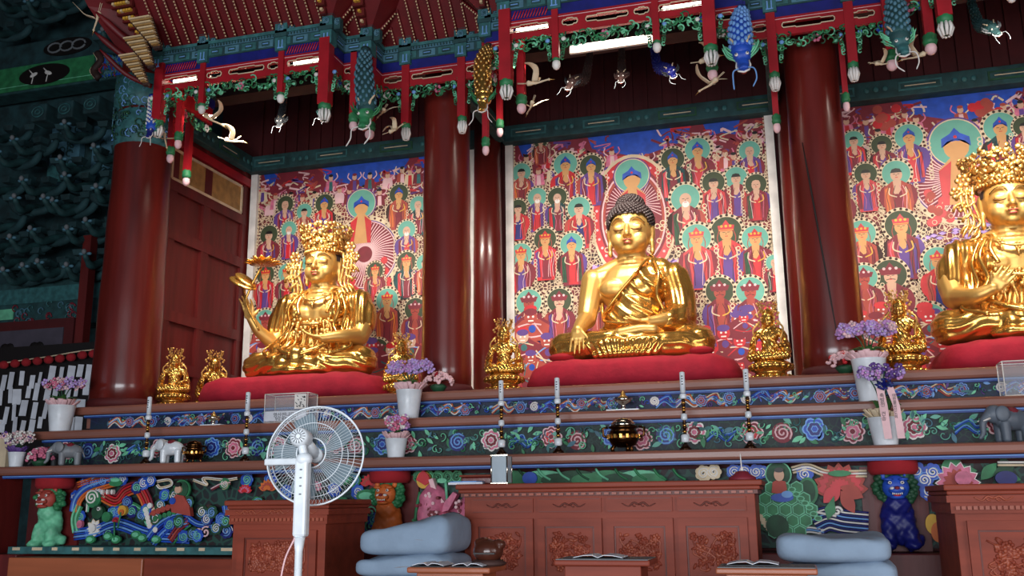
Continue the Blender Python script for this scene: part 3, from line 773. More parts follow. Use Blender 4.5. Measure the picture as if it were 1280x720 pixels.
# snail curls
b = MB(); R = random.Random(3)
b.ell((0, .02*S, 1.36*S), (.213*S, .226*S, .19*S), n=32, k=16); b.ell((0, .03*S, 1.53*S), (.125*S, .13*S, .1*S), n=24, k=12)
def curl_shell(c, rx, ry, rz, tmin, n):
    for i in range(n):
        zt = tmin+(1-tmin)*(i+.5)/n; a = i*2.39996; s_ = math.sqrt(1-zt*zt)
        p = Vector((c[0]+rx*s_*math.cos(a), c[1]+ry*s_*math.sin(a), c[2]+rz*zt))
        lim = 1.405-.02*abs(p.x)/.2
        if p.y < 0 and p.z < lim-(.0 if abs(p.x) < .15 else (abs(p.x)-.15)*1.8): continue
        b.ell(p*S, .0165*S, n=7, k=5)
curl_shell((0, .02, 1.36), .218, .231, .196, -.75, 560); curl_shell((0, .03, 1.53), .13, .135, .105, -.3, 170)
o = b.build('hair_curls', hair_m, t, world=False)
# keep face free of the scalp ellipsoid: carve front-lower faces away
me = o.data
import bmesh
bm = bmesh.new(); bm.from_mesh(me)
kill = [v for v in bm.verts if v.co.y < .0 and v.co.z < (1.385-.0)*S-(max(0, abs(v.co.x)/S-.14)*1.9)]
bmesh.ops.delete(bm, geom=kill, context='VERTS'); bm.to_mesh(me); bm.free()
central = t

# ---- crowned figures
def bodhisattva(x, label, S, left, yaw=0):
    t = thing('crowned_bodhisattva_statue', label, 'statue', (x, SY, 2.54), 'large golden altar statues', yaw)
    b = MB(); torso(b); neck(b); head_clay(b, 0, .96 if left else 1); legs(b, -.03)
    if left:
        limb(b, [(-.41, .02, .8), (-.47, -.02, .6), (-.5, -.12, .4)], [.11, .092, .08]); limb(b, [(-.5, -.12, .4), (-.6, -.26, .52), (-.66, -.34, .64)], [.08, .062, .045])
        hand(b, (-.67, -.35, .65), (-.15, -.05, 1), (1, 0, 0), L=.24, curl=-.35, r=.0145, thumb=(-1, .5))
        limb(b, [(.41, .02, .8), (.5, -.02, .6), (.5, -.12, .42)], [.11, .105, .095]); limb(b, [(.5, -.12, .42), (.4, -.32, .4), (.24, -.44, .37)], [.09, .07, .048])
        hand(b, (.24, -.44, .37), (-1, -.15, .15), (0, 1, -.2), L=.22, curl=-.3, r=.0145, thumb=(-1, -.3))
    else:
        for s in (-1, 1):
            limb(b, [(s*.41, .02, .8), (s*.52, -.02, .6), (s*.52, -.14, .42)], [.11, .105, .1])
        limb(b, [(-.52, -.14, .42), (-.4, -.36, .38), (-.27, -.44, .42)], [.09, .07, .05]); hand(b, (-.26, -.45, .42), (.5, -.2, .55), (1, 0, -.8), L=.22, curl=.5, r=.0145, thumb=(1, -.3))
        limb(b, [(.52, -.14, .42), (.42, -.34, .36), (.28, -.44, .34)], [.09, .07, .05]); hand(b, (.26, -.45, .34), (-1, -.1, .1), (0, 1, -.2), L=.22, curl=-.3, r=.0145, thumb=(-1, -.3))
    V, F, N = clay(b, 'x', .0095, 3); mesh_part('body', V, F, gold, t, sc=S)
    face_lines(t, 0, .96 if left else 1, S)
    b = MB(); torso(b, .014); legs(b, .014)
    for s in (-1, 1):
        limb(b, [(s*.41, .03, .82), (s*.48, .0, .68), (s*.49, -.03, .56)], [.14, .13, .125])
        limb(b, [(s*.36, .0, .6), (s*.34, -.1, .4), (s*.38, -.2, .28)], [.1, .1, .1])
    b.ell((0, -.5, .04), (.34, .15, .06)); b.ell((0, -.47, .2), (.2, .1, .1))
    V, F, N = clay(b, 'x', .0115, 5); x_, y_, z_ = V[:, 0], V[:, 1], V[:, 2]
    keep = ((np.abs(x_) > .13+.1*np.clip((z_-.4)*2, 0, 1)) | (z_ < .62) | (y_ > .05)) & ~((z_ > .9) & (np.abs(x_) < .2))
    d = np.where(z_ > .34, np.sin(np.abs(x_)*88+z_*8)*.009, np.sin(z_*78+np.abs(x_)*18+np.sin(x_*20)*1.4)*.0055)
    d = np.where((np.abs(x_) < .26) & (z_ < .62) & (y_ < -.1), np.sin(np.arctan2(x_, z_-.75)*26)*.009, d)
    mesh_part('robe', V+N*(d+.004)[:, None], F, gold_p, t, keep=keep, solid=.012, sc=S)
    # necklace, apron jewellery and scarves
    b = MB(); W = lambda p: [c*S for c in p]
    b.tube([W(p) for p in bez([(-.2, -.06, .95), (-.14, -.19, .87), (0, -.235, .82), (.14, -.19, .87), (.2, -.06, .95)], 6)], .013*S, 7)
    for s in (-1, 0, 1):
        for k in range(6): a = 2*PI*k/6; b.ell(W((s*.12+.022*math.cos(a), -.232+abs(s)*.03, .82+abs(s)*.05+.022*math.sin(a))), .014*S, n=7, k=5)
        b.ell(W((s*.12, -.24+abs(s)*.03, .82+abs(s)*.05)), .014*S, n=7, k=5)
        b.tube([W((s*.12, -.235+abs(s)*.03, .8+abs(s)*.05)), W((s*.12, -.24+abs(s)*.02, .73+abs(s)*.05))], .007*S, 6)
    b.build('necklace', gold_o, t, world=False)
    b = MB(); R = random.Random(5)
    for k in range(7):
        x0 = -.2+k*.067
        b.tube([W(p) for p in bez([(x0, -.24, .6), (x0*1.2, -.265, .48), (x0*1.3+R.uniform(-.04, .04), -.3, .36), (x0*1.5, -.42, .27)], 5)], .009*S, 6)
    for k in range(46): b.ell(W((R.uniform(-.22, .22), -.255, R.uniform(.42, .62))), (.022*S, .016*S, .022*S), n=7, k=5)
    b.tube([W(p) for p in bez([(-.3, -.12, .62), (0, -.27, .56), (.3, -.12, .62)], 8)], .017*S, 8)
    b.build('jewelled_apron', gold_o, t, world=False)
    b = MB()
    for s in (-1, 1):
        b.tube([W(p) for p in bez([(s*.22, -.12, .93), (s*.3, -.2, .75), (s*.26, -.235, .55), (s*.34, -.3, .4), (s*.22, -.5, .27), (s*.05, -.58, .2)], 7)], [.022*S], 8, flat=.6)
        b.tube([W(p) for p in bez([(s*.27, -.1, .92), (s*.36, -.17, .7), (s*.34, -.2, .5), (s*.5, -.32, .3), (s*.34, -.52, .2)], 7)], [.018*S], 8, flat=.6)
        b.tube([W(p) for p in bez([(s*.2, .02, .98), (s*.16, -.1, .95), (s*.2, -.18, .82), (s*.16, -.23, .68)], 7)], [.02*S], 8, flat=.6)
    b.build('scarf', gold_p, t, world=False)
    b = MB()
    for s in (-1, 1):
        zz = .64; c = Vector((s*.49, -.02, .52)); pts = []
        for i in range(17): a = 2*PI*i/16; pts.append((c+Vector((.108*math.cos(a), .108*math.sin(a), .0)))*S)
        b.tube(pts, .012*S, 6)
    b.build('armlet', gold_o, t, world=False)
    if left: crown(t, S, 1.37, .205, .275, .25, 4, 460); side_ornament(t, S, 1, 3, 1.42); side_ornament(t, S, -1, 4, 1.36)
    else: crown(t, S, 1.39, .215, .33, .23, 9, 560); side_ornament(t, S, -1, 6, 1.48); side_ornament(t, S, 1, 8, 1.48)
    return t
tl = bodhisattva(SX[0], 'golden crowned statue at left, right hand raised holding lotus stems', .97, True)
tr = bodhisattva(SX[2]-.03, 'golden crowned statue cut off by the right frame edge, one hand raised over its lap', 1.0, False)
# lotus flower and leaf held on stems
S = .97
lt = thing('golden_lotus_stem', 'golden lotus bloom and leaf on stems held up by the left crowned statue', 'lotus', (SX[0]-.64, SY-.38, 2.54+.7))
W = lambda p: (Vector((SX[0], SY, 2.54))+Vector(p)*S)
b = MB(); b.tube([W(p) for p in bez([(-.52, -.4, .5), (-.67, -.42, .78), (-.65, -.42, .93), (-.52, -.42, 1.18)], 6)], .012, 7); b.tube([W(p) for p in bez([(-.67, -.42, .76), (-.7, -.42, .9), (-.72, -.42, 1.0)], 6)], .012, 7); b.build('stem', gold_p, lt)
b = MB(); c = W((-.50, -.42, 1.2))
for ring, (L, n, el) in enumerate(((.2, 9, .15), (.15, 8, .55), (.09, 6, 1.1))):
    for i in range(n):
        a = 2*PI*i/n+ring*.4; d = Vector((math.cos(a)*math.cos(el), math.sin(a)*math.cos(el), math.sin(el)))
        b.ell(c+d*L*.5, (L*.5, L*.25, .012), rotm(0, -el, 0) if 0 else (rotm(0, 0, a) @ rotm(0, -el, 0)), 10, 6)
b.build('bloom', gold_p, lt)
b = MB(); c = W((-.73, -.42, 1.02))
b.ell(c, (.17, .1, .03), rotm(.4, .5, 0), 18, 8); b.ell(c+Vector((.03, 0, .03)), (.14, .08, .03), rotm(.4, .65, 0), 16, 8); b.build('leaf', gold_p, lt)

# ---- seat cushions
def seat_cushion(x, w, label, seed):
    n, k = 60, 16; b = MB(); vs = []
    y0, y1 = 8.2, 9.75; z0, z1 = 2.25, 2.545
    t_ = thing('seat_cushion', label, 'cushion', (x, 8.95, 2.25), 'red cushions under the big statues')
    m = MB(); m.ell((0, 0, 0), (1, 1, 1), n=64, k=24)
    V = np.array(m.v); sg = lambda a, p: np.sign(a)*np.abs(a)**p
    V = np.stack([sg(V[:, 0], .38)*w/2, sg(V[:, 1], .42)*.76, sg(V[:, 2], .5)*.15+.15], 1)
    V[:, 0] *= 1-.10*np.clip(V[:, 2]-.1, 0, 1)/.2; V[:, 2] += .008*np.sin(V[:, 0]*9+seed)+.006*np.sin(V[:, 0]*31+V[:, 1]*4); V[:, 1] += .015*np.sin(V[:, 0]*7+seed)
    mesh_part('cushion_body', V, m.f, crim, t_)
    return t_
seat_cushion(SX[1]+.02, 1.98, 'long crimson cushion under the central statue', 1)
seat_cushion(SX[0]-.1, 2.1, 'crimson cushion under the left crowned statue', 2)
seat_cushion(SX[2]+.02, 1.6, 'crimson cushion under the right crowned statue', 3)
for s, lab in ((-1, 'small dark red knee pad under the central statue, near its touching hand'), (1, 'small dark red knee pad under the far knee of the central statue')):
    b = MB(); b.ell((SX[1]+s*.6, 8.56, 2.59), (.15, .12, .045), n=20, k=10); tag(b.build('knee_pad', crim2), lab, 'cushion')

# ---- small golden statues
def mini():
    t = thing('small_golden_statue', '', 'statue', (0, 0, 0), 'small golden attendants')
    k = .30
    b = MB(); torso(b); neck(b); head_clay(b, -.04, 1.05); legs(b, 0)
    limb(b, [(-.41, .02, .8), (-.5, -.1, .6), (-.5, -.2, .4)], [.11, .1, .09]); limb(b, [(-.5, -.2, .4), (-.5, -.4, .5), (-.4, -.45, .6)], [.09, .07, .05])
    limb(b, [(.41, .02, .8), (.52, -.02, .6), (.5, -.2, .4)], [.11, .11, .1]); limb(b, [(.5, -.2, .4), (.35, -.4, .38), (.2, -.45, .35)], [.09, .07, .05])
    for s in (-1, 1): limb(b, [(s*.42, .02, .8), (s*.55, -.05, .5), (s*.6, -.1, .25)], [.1, .1, .12])
    V, F, N = clay(b, 'x', .022, 3); d = np.sin(V[:, 0]*50+V[:, 2]*40)*.012*(V[:, 2] < .85)
    V = (V+N*d[:, None])*k; V[:, 2] += .17
    mesh_part('body', V, F, gold_p, t)
    R = random.Random(2); b = MB()
    for i in range(120):
        a = R.uniform(0, 2*PI); tt = R.random(); rr = (.2+.14*tt)*k
        b.ell((rr*math.cos(a), rr*math.sin(a), .17+(1.36+.3*tt)*k), (.034*k, .02*k, .034*k), rotm(R.uniform(-1, 1), R.uniform(-1, 1), a), 6, 4)
    b.build('crown', gold_o, t, world=False)
    b = MB()
    for s in (-1, 1):
        for j in range(14): 
            zz = 1.4-j*.055; xx = .28+.09*math.sin(j*1.3)
            b.ell((s*xx*k, -.04*k, .17+zz*k), (.05*k, .03*k, .04*k), n=6, k=4)
        b.tube(bez([(s*.3*k, -.05*k, .17+1.1*k), (s*.5*k, -.1*k, .17+.9*k), (s*.42*k, -.2*k, .17+.5*k), (s*.7*k, -.3*k, .17+.15*k)], 5), .03*k, 6)
    b.build('ribbon', gold_o, t, world=False)
    b = MB()
    b.lathe([(.2, 0), (.215, .01), (.2, .03), (.17, .045), (.15, .07), (.15, .085), (.19, .1), (.215, .125), (.2, .15), (.16, .17), (.1, .185)], (0, 0, 0), 28)
    for j, (zz, rr) in enumerate(((.03, .2), (.125, .205))):
        for i in range(18):
            a = 2*PI*i/18; b.ell((rr*math.cos(a), rr*math.sin(a), zz), (.022, .037, .026), rotm(0, 0, a), 7, 5)
    b.build('lotus_pedestal', gold_p, t, world=False)
    return t
mn = mini()
specs = [(218, 470, 8.32, .93, 'small golden crowned statue beside the left thick column, left of its twin', .9, .6),
 (268, 465, 9.2, 1.1, 'small golden crowned statue half behind the left end of the left red cushion', .9, .6),
 (502, 450, 8.5, 1.0, 'small golden statue hidden behind the tall lavender orchid pot', 0, .3),
 (630, 450, 8.3, 1.05, 'small golden crowned statue on a pedestal left of the central red cushion', 0, .3),
 (962, 430, 8.3, 1.05, 'small golden crowned statue on a pedestal right of the central red cushion', 0, -.2),
 (1127, 425, 8.35, 1.1, 'small golden statue on a wide pedestal beside the cracked column, behind the potted orchid', 0, -.2)]
first = True
for px, py, Y, s_, lab, _, rz in specs:
    p = at(px, py, Y)
    if first: mn.location = (p.x, Y, 2.25); mn.rotation_euler.z = rz; mn['label'] = lab; mn.scale = (s_*.8, s_*.85, s_*.97); first = False
    else: dup(mn, (p.x, Y, 2.25), lab, rz, s=s_).scale = (s_*.8, s_*.85, s_*.97)
# ================================================================ ALTAR PAINTINGS
YP = 10.2
class Paint:
    def __init__(s, x0, x1): s.b = MB(); s.o = 0; s.x0 = x0+.04; s.x1 = x1-.04
    def P(s, pts, mt):
        s.o += .000016; s.b.use(mt); P = [(min(max(p[0], s.x0), s.x1), YP-s.o, p[1]) for p in pts]; k = len(P)
        c = (sum(p[0] for p in P)/k, YP-s.o, sum(p[2] for p in P)/k)
        s.b.add(P+[c], [(i, (i+1) % k, k) for i in range(k)]); return s
    def disc(s, x, z, r, mt, rz=None, n=20): return s.P([(x+r*math.cos(2*PI*i/n), z+(rz or r)*math.sin(2*PI*i/n)) for i in range(n)], mt)
    def ring(s, x, z, r, w, mt, rz=None, n=40, a0=0, a1=2*PI):
        s.o += .000016; rz = rz or r; vs = []
        for i in range(n+1):
            a = a0+(a1-a0)*i/n
            vs += [(min(max(x+r*math.cos(a), s.x0), s.x1), YP-s.o, z+rz*math.sin(a)), (min(max(x+(r+w)*math.cos(a), s.x0), s.x1), YP-s.o, z+(rz+w)*math.sin(a))]
        s.b.use(mt).add(vs, [(2*i, 2*i+1, 2*i+3, 2*i+2) for i in range(n)]); return s
    def stroke(s, pts, w, mt):
        s.o += .000016; P = [Vector((p[0], p[1])) for p in pts]; vs = []
        for i in range(len(P)):
            d = (P[min(i+1, len(P)-1)]-P[max(i-1, 0)]).normalized(); n = Vector((-d.y, d.x))*w/2
            vs += [(min(max(P[i].x+n.x, s.x0), s.x1), YP-s.o, P[i].y+n.y), (min(max(P[i].x-n.x, s.x0), s.x1), YP-s.o, P[i].y-n.y)]
        s.b.use(mt).add(vs, [(2*i, 2*i+1, 2*i+3, 2*i+2) for i in range(len(P)-1)]); return s
def cv(P, n=5): return [(p.x, p.y) for p in bez([(a, b, 0) for a, b in P], n)]
ROBES = [(maroon, purple, bred), (bred, maroon, purple), (rust, maroon, orange), (bred, purple, maroon), (maroon, bred, dgreen), (purple, bred, maroon), (bred, nblue, rust), (teald, maroon, bred)]
def halo(p, x, z, r, mt):
    p.disc(x, z, r*1.22, cream, n=28)
    n = 19
    for i in range(n):
        a = 2*PI*(i+.5)/n; p.disc(x+r*1.115*math.cos(a), z+r*1.115*math.sin(a), r*.105, brown, n=6)
    p.ring(x, z, r*.98, r*.05, cream); p.disc(x, z, r, mt, n=28)
def figure(p, x, z, r, kind, hm, rb, R):
    """haloed standing figure: head centre at (x,z)"""
    a, b_, c = rb; h = r*.47
    halo(p, x, z+.1*r, r, hm)
    # robe
    for k in range(9):
        zz = z-.6*r-k*.33*r
        for s in (-1, 1): p.ring(x+s*1.3*r, zz, .11*r, .07*r, cream, n=8)
    for s in (-1, 1): p.disc(x+s*.8*r, z-1.7*r, .55*r, R.choice((a, rust, maroon, purple, brown)), .9*r, 14)
    wv = R.uniform(-.1, .1)*r
    p.P([(x-.35*r, z-.5*r), (x+.35*r, z-.5*r), (x+.95*r, z-.95*r), (x+1.05*r, z-2.3*r), (x+.75*r, z-3.6*r), (x-.75*r, z-3.6*r), (x-1.05*r, z-2.3*r), (x-.95*r, z-.95*r)], a)
    p.P([(x-.2*r, z-.9*r), (x+.25*r, z-.9*r), (x+.45*r+wv, z-3.5*r), (x-.4*r+wv, z-3.5*r)], b_)
    p.P([(x-.9*r, z-1.1*r), (x-.6*r, z-.9*r), (x-.45*r, z-3.3*r), (x-.85*r, z-3.3*r)], c)
    p.P([(x+.62*r, z-1.2*r), (x+.8*r, z-1.2*r), (x+.85*r, z-3.2*r), (x+.6*r, z-3.2*r)], R.choice((b_, c, maroon)))
    sk = skin if kind in ('b', 'd') else skinl
    if kind == 'g': sk = R.choice((rust, skinl, rust))
    # chest and hands
    p.P([(x-.3*r, z-.45*r), (x+.3*r, z-.45*r), (x+.22*r, z-1.25*r), (x, z-1.55*r), (x-.24*r, z-1.25*r)], sk)
    p.disc(x+R.uniform(-.2, .2)*r, z-1.35*r, .17*r, sk, n=8)
    for s in (-1, 1):
        for k in range(3):
            xx = x+s*(.25+.22*k)*r
            p.stroke(cv([(xx-s*.1*r, z-.85*r), (xx+s*.12*r, z-1.6*r), (xx+R.uniform(-.1, .1)*r, z-2.4*r), (xx, z-3.3*r)], 3), .04*r, R.choice((pink, lpink, dred, black, maroon, brown)))
    p.stroke(cv([(x-.55*r, z-1.0*r), (x-.6*r, z-1.5*r), (x-.1*r, z-1.75*r)], 4), .09*r, cream); p.stroke(cv([(x+.55*r, z-1.0*r), (x+.6*r, z-1.5*r), (x+.1*r, z-1.75*r)], 4), .09*r, R.choice((cream, yellow)))
    # head
    p.disc(x, z-.02*r, h*.9, sk, h*1.05, 14)
    if kind == 'b':   # buddha: blue pointed hair
        p.P([(x-h*.95, z+.1*h), (x-h*.85, z+.8*h), (x-.3*h, z+1.35*h), (x, z+1.75*h), (x+.3*h, z+1.35*h), (x+h*.85, z+.8*h), (x+h*.95, z+.1*h), (x+h*.6, z+.55*h), (x-h*.6, z+.55*h)], blue); p.disc(x, z+1.0*h, h*.16, bred, n=6)
        p.disc(x, z-.05*r, h*.82, sk, h*.72, 12)
    elif kind == 'd':  # bodhisattva crown
        p.P([(x-h*1.0, z+.3*h), (x-h*1.15, z+1.1*h), (x-.5*h, z+1.2*h), (x, z+1.9*h), (x+.5*h, z+1.2*h), (x+h*1.15, z+1.1*h), (x+h*1.0, z+.3*h)], bred)
        for k in (-.6, 0, .6): p.disc(x+k*h, z+1.0*h, h*.2, yellow, n=8)
        p.stroke([(x-h, z+.45*h), (x+h, z+.45*h)], .1*h, yellow)
        for s in (-1, 1): p.stroke(cv([(x+s*h, z+.3*h), (x+s*1.25*h, z-.6*h), (x+s*1.1*h, z-1.5*h)], 3), .12*h, rust)
    elif kind == 'g':  # fierce guardian
        p.P([(x-h*1.2, z+.2*h), (x-h*1.5, z+1.0*h), (x-.6*h, z+1.2*h), (x, z+2*h), (x+.6*h, z+1.2*h), (x+h*1.5, z+1.0*h), (x+h*1.2, z+.2*h)], maroon)
        for k in (-.8, 0, .8): p.disc(x+k*h, z+1.1*h, h*.22, lpink, n=6)
        p.stroke([(x-.6*h, z-.5*h), (x, z-.35*h), (x+.6*h, z-.5*h)], .1*h, black)
    else:
        if kind == 'm': p.P([(x-h*.9, z+.35*h), (x-.6*h, z+.95*h), (x, z+1.1*h), (x+.6*h, z+.95*h), (x+h*.9, z+.35*h)], black if R.random() < .6 else sk)
        else: p.disc(x, z-.75*h, h*.55, white, h*.5, 10)     # old: white beard
    for s in (-1, 1): p.stroke([(x+s*h*.15, z+.1*h), (x+s*h*.5, z+.12*h)], .08*h, black)
    p.stroke([(x, z+.05*h), (x-.06*h, z-.25*h)], .06*h, dred); p.stroke([(x-h*.2, z-.45*h), (x+h*.2, z-.45*h)], .1*h, bred)
def petite(p, x, z, r, R):
    """small musician / attendant in the upper register"""
    c = R.choice((rust, pink, maroon, cream, lpink)); 
    p.P([(x-r, z-2.2*r), (x-.8*r, z-.6*r), (x, z-.2*r), (x+.8*r, z-.6*r), (x+r, z-2.2*r)], c)
    p.P([(x-.3*r, z-2.2*r), (x-.25*r, z-.6*r), (x+.3*r, z-.6*r), (x+.4*r, z-2.2*r)], R.choice((bred, purple, teal, lpink)))
    p.disc(x, z, .42*r, skinl, .5*r, 10); p.disc(x, z+.45*r, .4*r, R.choice((black, rust, maroon)), .25*r, 8)
    for s in (-1, 1): p.stroke(cv([(x+s*.6*r, z-.5*r), (x+s*1.2*r, z+.1*r), (x+s*1.0*r, z+.8*r)], 3), .18*r, R.choice((lpink, cream, pink)))
def demon(p, x, z, r, R):
    p.P([(x-1.2*r, z-1.6*r), (x-1.4*r, z-.5*r), (x-.6*r, z), (x+.6*r, z), (x+1.4*r, z-.5*r), (x+1.2*r, z-1.6*r)], R.choice((maroon, rust, maroon)))
    for k in range(5):
        a = R.uniform(0, 2*PI); p.stroke(cv([(x+r*math.cos(a), z-.8*r+.6*r*math.sin(a)), (x+.5*r*math.cos(a+1), z-.8*r+.5*r*math.sin(a+1)), (x+1.1*r*math.cos(a+2), z-.8*r+.7*r*math.sin(a+2))], 3), .1*r, R.choice((cream, lpink, lblue, teal, bred)))
    p.disc(x, z+.15*r, .5*r, R.choice((rust, skinl, bred)), .5*r, 12)
    p.disc(x, z+.55*r, .5*r, R.choice((bred, maroon, purple)), .28*r, 10); p.disc(x+.1*r, z-.7*r, .28*r, R.choice((teal, purple, blue)), .3*r, 8)
    for s in (-1, 1): p.disc(x+s*.18*r, z+.2*r, .09*r, white, n=6)
    p.stroke([(x-.2*r, z-.1*r), (x+.2*r, z-.1*r)], .1*r, white)
def painting(label, x0, x1, main, figs, top, demons, seed, aureole='mandorla', extras=()):
    R = random.Random(seed)
    t = thing('altar_painting', label, 'painting', ((x0+x1)/2, YP, 2.25), 'tall paintings behind the statues')
    b = MB(); b.bb(x0, x1, YP+.002, YP+.04, 2.25, 5.37); b.build('canvas', lace, t)
    p = Paint(x0, x1)
    px = lambda a: (lambda v: (v.x, v.z))(at(a[0], a[1], YP))
    # blue sky band at the top
    p.P([(x0, 5.37), (x0, 4.95), (x0+.6, 4.9), (x1-.6, 4.9), (x1, 4.95), (x1, 5.37)], maroon); xm = (x0+x1)/2+.08
    for q0, q1 in ((xm-.62, xm+.55), (x0+.1, x0+.3), (x1-.7, x1-.3)): p.P([(q0, 5.37), (q0+.05, 5.22), ((q0+q1)/2, 5.06 if q1-q0 > .6 else 5.24), (q1-.05, 5.2), (q1, 5.37)], blue)
    for i in range(240):
        x = R.uniform(x0+.06, x1-.06); z = R.uniform(4.85, 5.3)
        if abs(x-(x0+x1)/2) < .3 and z > 5.05: continue
        p.stroke(cv([(x, z), (x+R.uniform(-.1, .1), z+R.uniform(0, .06)), (x+R.uniform(-.15, .15), z+R.uniform(-.1, .1))], 3), R.uniform(.012, .03), R.choice((lpink, pink, cream, maroon, rust, bred, purple)))
    for i in range(26): petite(p, x0+.1+(x1-x0-.2)*(i+R.uniform(-.3, .3))/25.5, R.choice((5.02, 5.18, 4.95))+R.uniform(-.04, .04), .075, R)
    for a in extras: 
        x, z = px(a)
        for k in range(9): p.disc(x+R.uniform(-.1, .1)*a[2], z+R.uniform(-.06, .08)*a[2], .05, bred if k % 2 else rust, n=10)
    # central figure with its aureole
    X, Z = px(main); mr = main[2]*.0094
    if aureole == 'mandorla':
        xc, zc = px((main[3], main[4])); rx, rz = .43, .66
        for k, (s_, mt) in enumerate(((1.12, cream), (1.06, bred), (.9, maroon), (.84, lpink), (.8, rust), (.74, maroon))):
            p.disc(xc, zc, rx*s_, mt, rz*s_, 36)
        for i in range(36): a = 2*PI*i/36; p.disc(xc+rx*.97*math.cos(a), zc+rz*.97*math.sin(a), .016, lpink, n=7)
        for i in range(34):
            a = PI*(i/33); p.stroke([(xc+.15*math.cos(a), zc+.1+.15*math.sin(a)), (xc+rx*.72*math.cos(a), zc+rz*.72*math.sin(a))], .009, lpink)
        for s in (-1, 1):
            for k in range(5): p.P([(xc+s*(.2+.05*k), zc-.62+.02*k), (xc+s*(.27+.05*k), zc-.5), (xc+s*(.3+.05*k), zc-.62)], (lav, purple)[k % 2])
            for k in range(9): p.ring(xc+s*R.uniform(.15, .32), zc-R.uniform(.0, .45), .02, .012, cream, n=10)
    else:
        xc, zc = px((main[3], main[4])); rr = main[5]*.0094
        p.disc(xc, zc, rr*1.16, cream, n=40); 
        for i in range(34): a = 2*PI*i/34; p.disc(xc+rr*1.09*math.cos(a), zc+rr*1.09*math.sin(a), .016, dred, n=6)
        p.disc(xc, zc, rr*1.03, purple, n=40); p.disc(xc, zc, rr, lpink, n=40); p.disc(xc, zc, rr*.97, maroon, n=40)
        for i in range(60):
            a = 2*PI*i/60; p.stroke(cv([(xc+.1*math.cos(a), zc+.1*math.sin(a)), (xc+rr*.6*math.cos(a+.1), zc+rr*.6*math.sin(a+.1)), (xc+rr*.95*math.cos(a), zc+rr*.95*math.sin(a))], 3), .012, lpink)
        for s in (-1, 1):
            for k in range(14): p.disc(xc+s*R.uniform(.1, .32), zc-rr*R.uniform(.2, 1.1), .045, bred if k % 3 else rust, n=10); p.ring(xc+s*R.uniform(.1, .32), zc-rr*R.uniform(.2, 1.1), .02, .006, cream, n=8)
        for k in range(60):
            xx = xc+R.uniform(-.5, .5); zz = zc-rr*1.2-R.uniform(0, .3)
            p.P([(xx-.04, zz), (xx, zz+.025), (xx+.04, zz), (xx, zz-.02)], lav); p.stroke(cv([(xx-.04, zz), (xx, zz+.02), (xx+.04, zz)], 3), .008, purple)
        for k in range(9):
            a = PI*k/8; p.disc(X+.0, Z-1.2*mr, .0+mr*.5, skin, mr*.9, 10)
    p.disc(X, Z+.05, mr*1.12, purple, n=32); p.disc(X, Z+.05, mr*1.05, cream, n=32); p.disc(X, Z+.05, mr, mint, n=32)
    h = mr*.5
    p.P([(X-.45*h, Z-.8*h), (X+.45*h, Z-.8*h), (X+1.5*h, Z-1.9*h), (X+1.4*h, Z-5*h), (X-1.4*h, Z-5*h), (X-1.5*h, Z-1.9*h)], skin)
    p.disc(X, Z, h, skin, h*1.1, 16)
    p.P([(X-h*1.15, Z+.0*h), (X-h*1.1, Z+.8*h), (X-.4*h, Z+1.2*h), (X, Z+1.7*h), (X+.4*h, Z+1.2*h), (X+h*1.1, Z+.8*h), (X+h*1.15, Z+.0*h), (X+h*.7, Z+.5*h), (X-h*.7, Z+.5*h)], blue); p.disc(X, Z+.9*h, h*.15, bred, n=6)
    p.disc(X, Z-.1*h, h*.85, skin, h*.65, 12)
    for s in (-1, 1): p.P([(X+s*.5*h, Z-1.2*h), (X+s*1.55*h, Z-2*h), (X+s*1.5*h, Z-5*h), (X+s*1.0*h, Z-5*h)], bred)
    FL = [(*px((f[0], f[1])), f[2]*.0086, f[3], f[4]) for f in figs]
    for zz in np.arange(4.95, 2.75, -.16):
        for xx in np.arange(x0+.17, x1-.12, .13):
            if abs(xx-xc) < .52 and zz > zc-.85: continue
            if all(abs(xx-f[0]) > f[2]+.17 or not (-.2 < f[1]-zz < .0+.5 if f[1] > zz else zz-f[1] < .36) for f in FL) and all(math.hypot(xx-f[0], (zz-f[1])*.8) > .27 for f in FL):
                FL.append((xx, zz, R.uniform(.105, .14), R.choice('to'), 'g' if zz < 3.6 else R.choice('mdmo')))
    FL.sort(key=lambda f: -f[1])
    for i, (x, z, r, hm, kd) in enumerate(FL):
        figure(p, x, z, r, kd, mint if hm == 't' else olive, ROBES[R.randrange(8)] if kd != 'g' else (maroon, rust, purple), R)
    for k in range(46):
        x = x0+.08+(x1-x0-.16)*R.random(); z = R.uniform(2.5, 3.35)-.3*math.exp(-((x-(x0+x1)/2)/.8)**2); demon(p, x, z, R.uniform(.1, .16), R)
    for dx, dy, dr in demons:
        x, z = px((dx, dy)); demon(p, x, z, dr*.0085, R)
    p.b.build('painted_figures', None, t)
    # vertical edge trim
    for s, xe in ((-1, x0), (1, x1)): b = MB(); b.bb(xe-.045, xe+.045, YP-.05, YP+.02, 2.25, 5.37); b.build('cream_border', white, t)
    b = MB()
    for xe in (x0, x1):
        for z in np.arange(2.3, 5.36, .045): b.box((xe+(.055 if xe == x0 else -.055), YP-.004, z), (.014, .01, .026))
    b.build('edge_dots', cream, t)
    return t
XL0, XL1, XC0, XC1, XR0, XR1 = -6.29, -3.4, -2.95, -.02, .44, 3.3
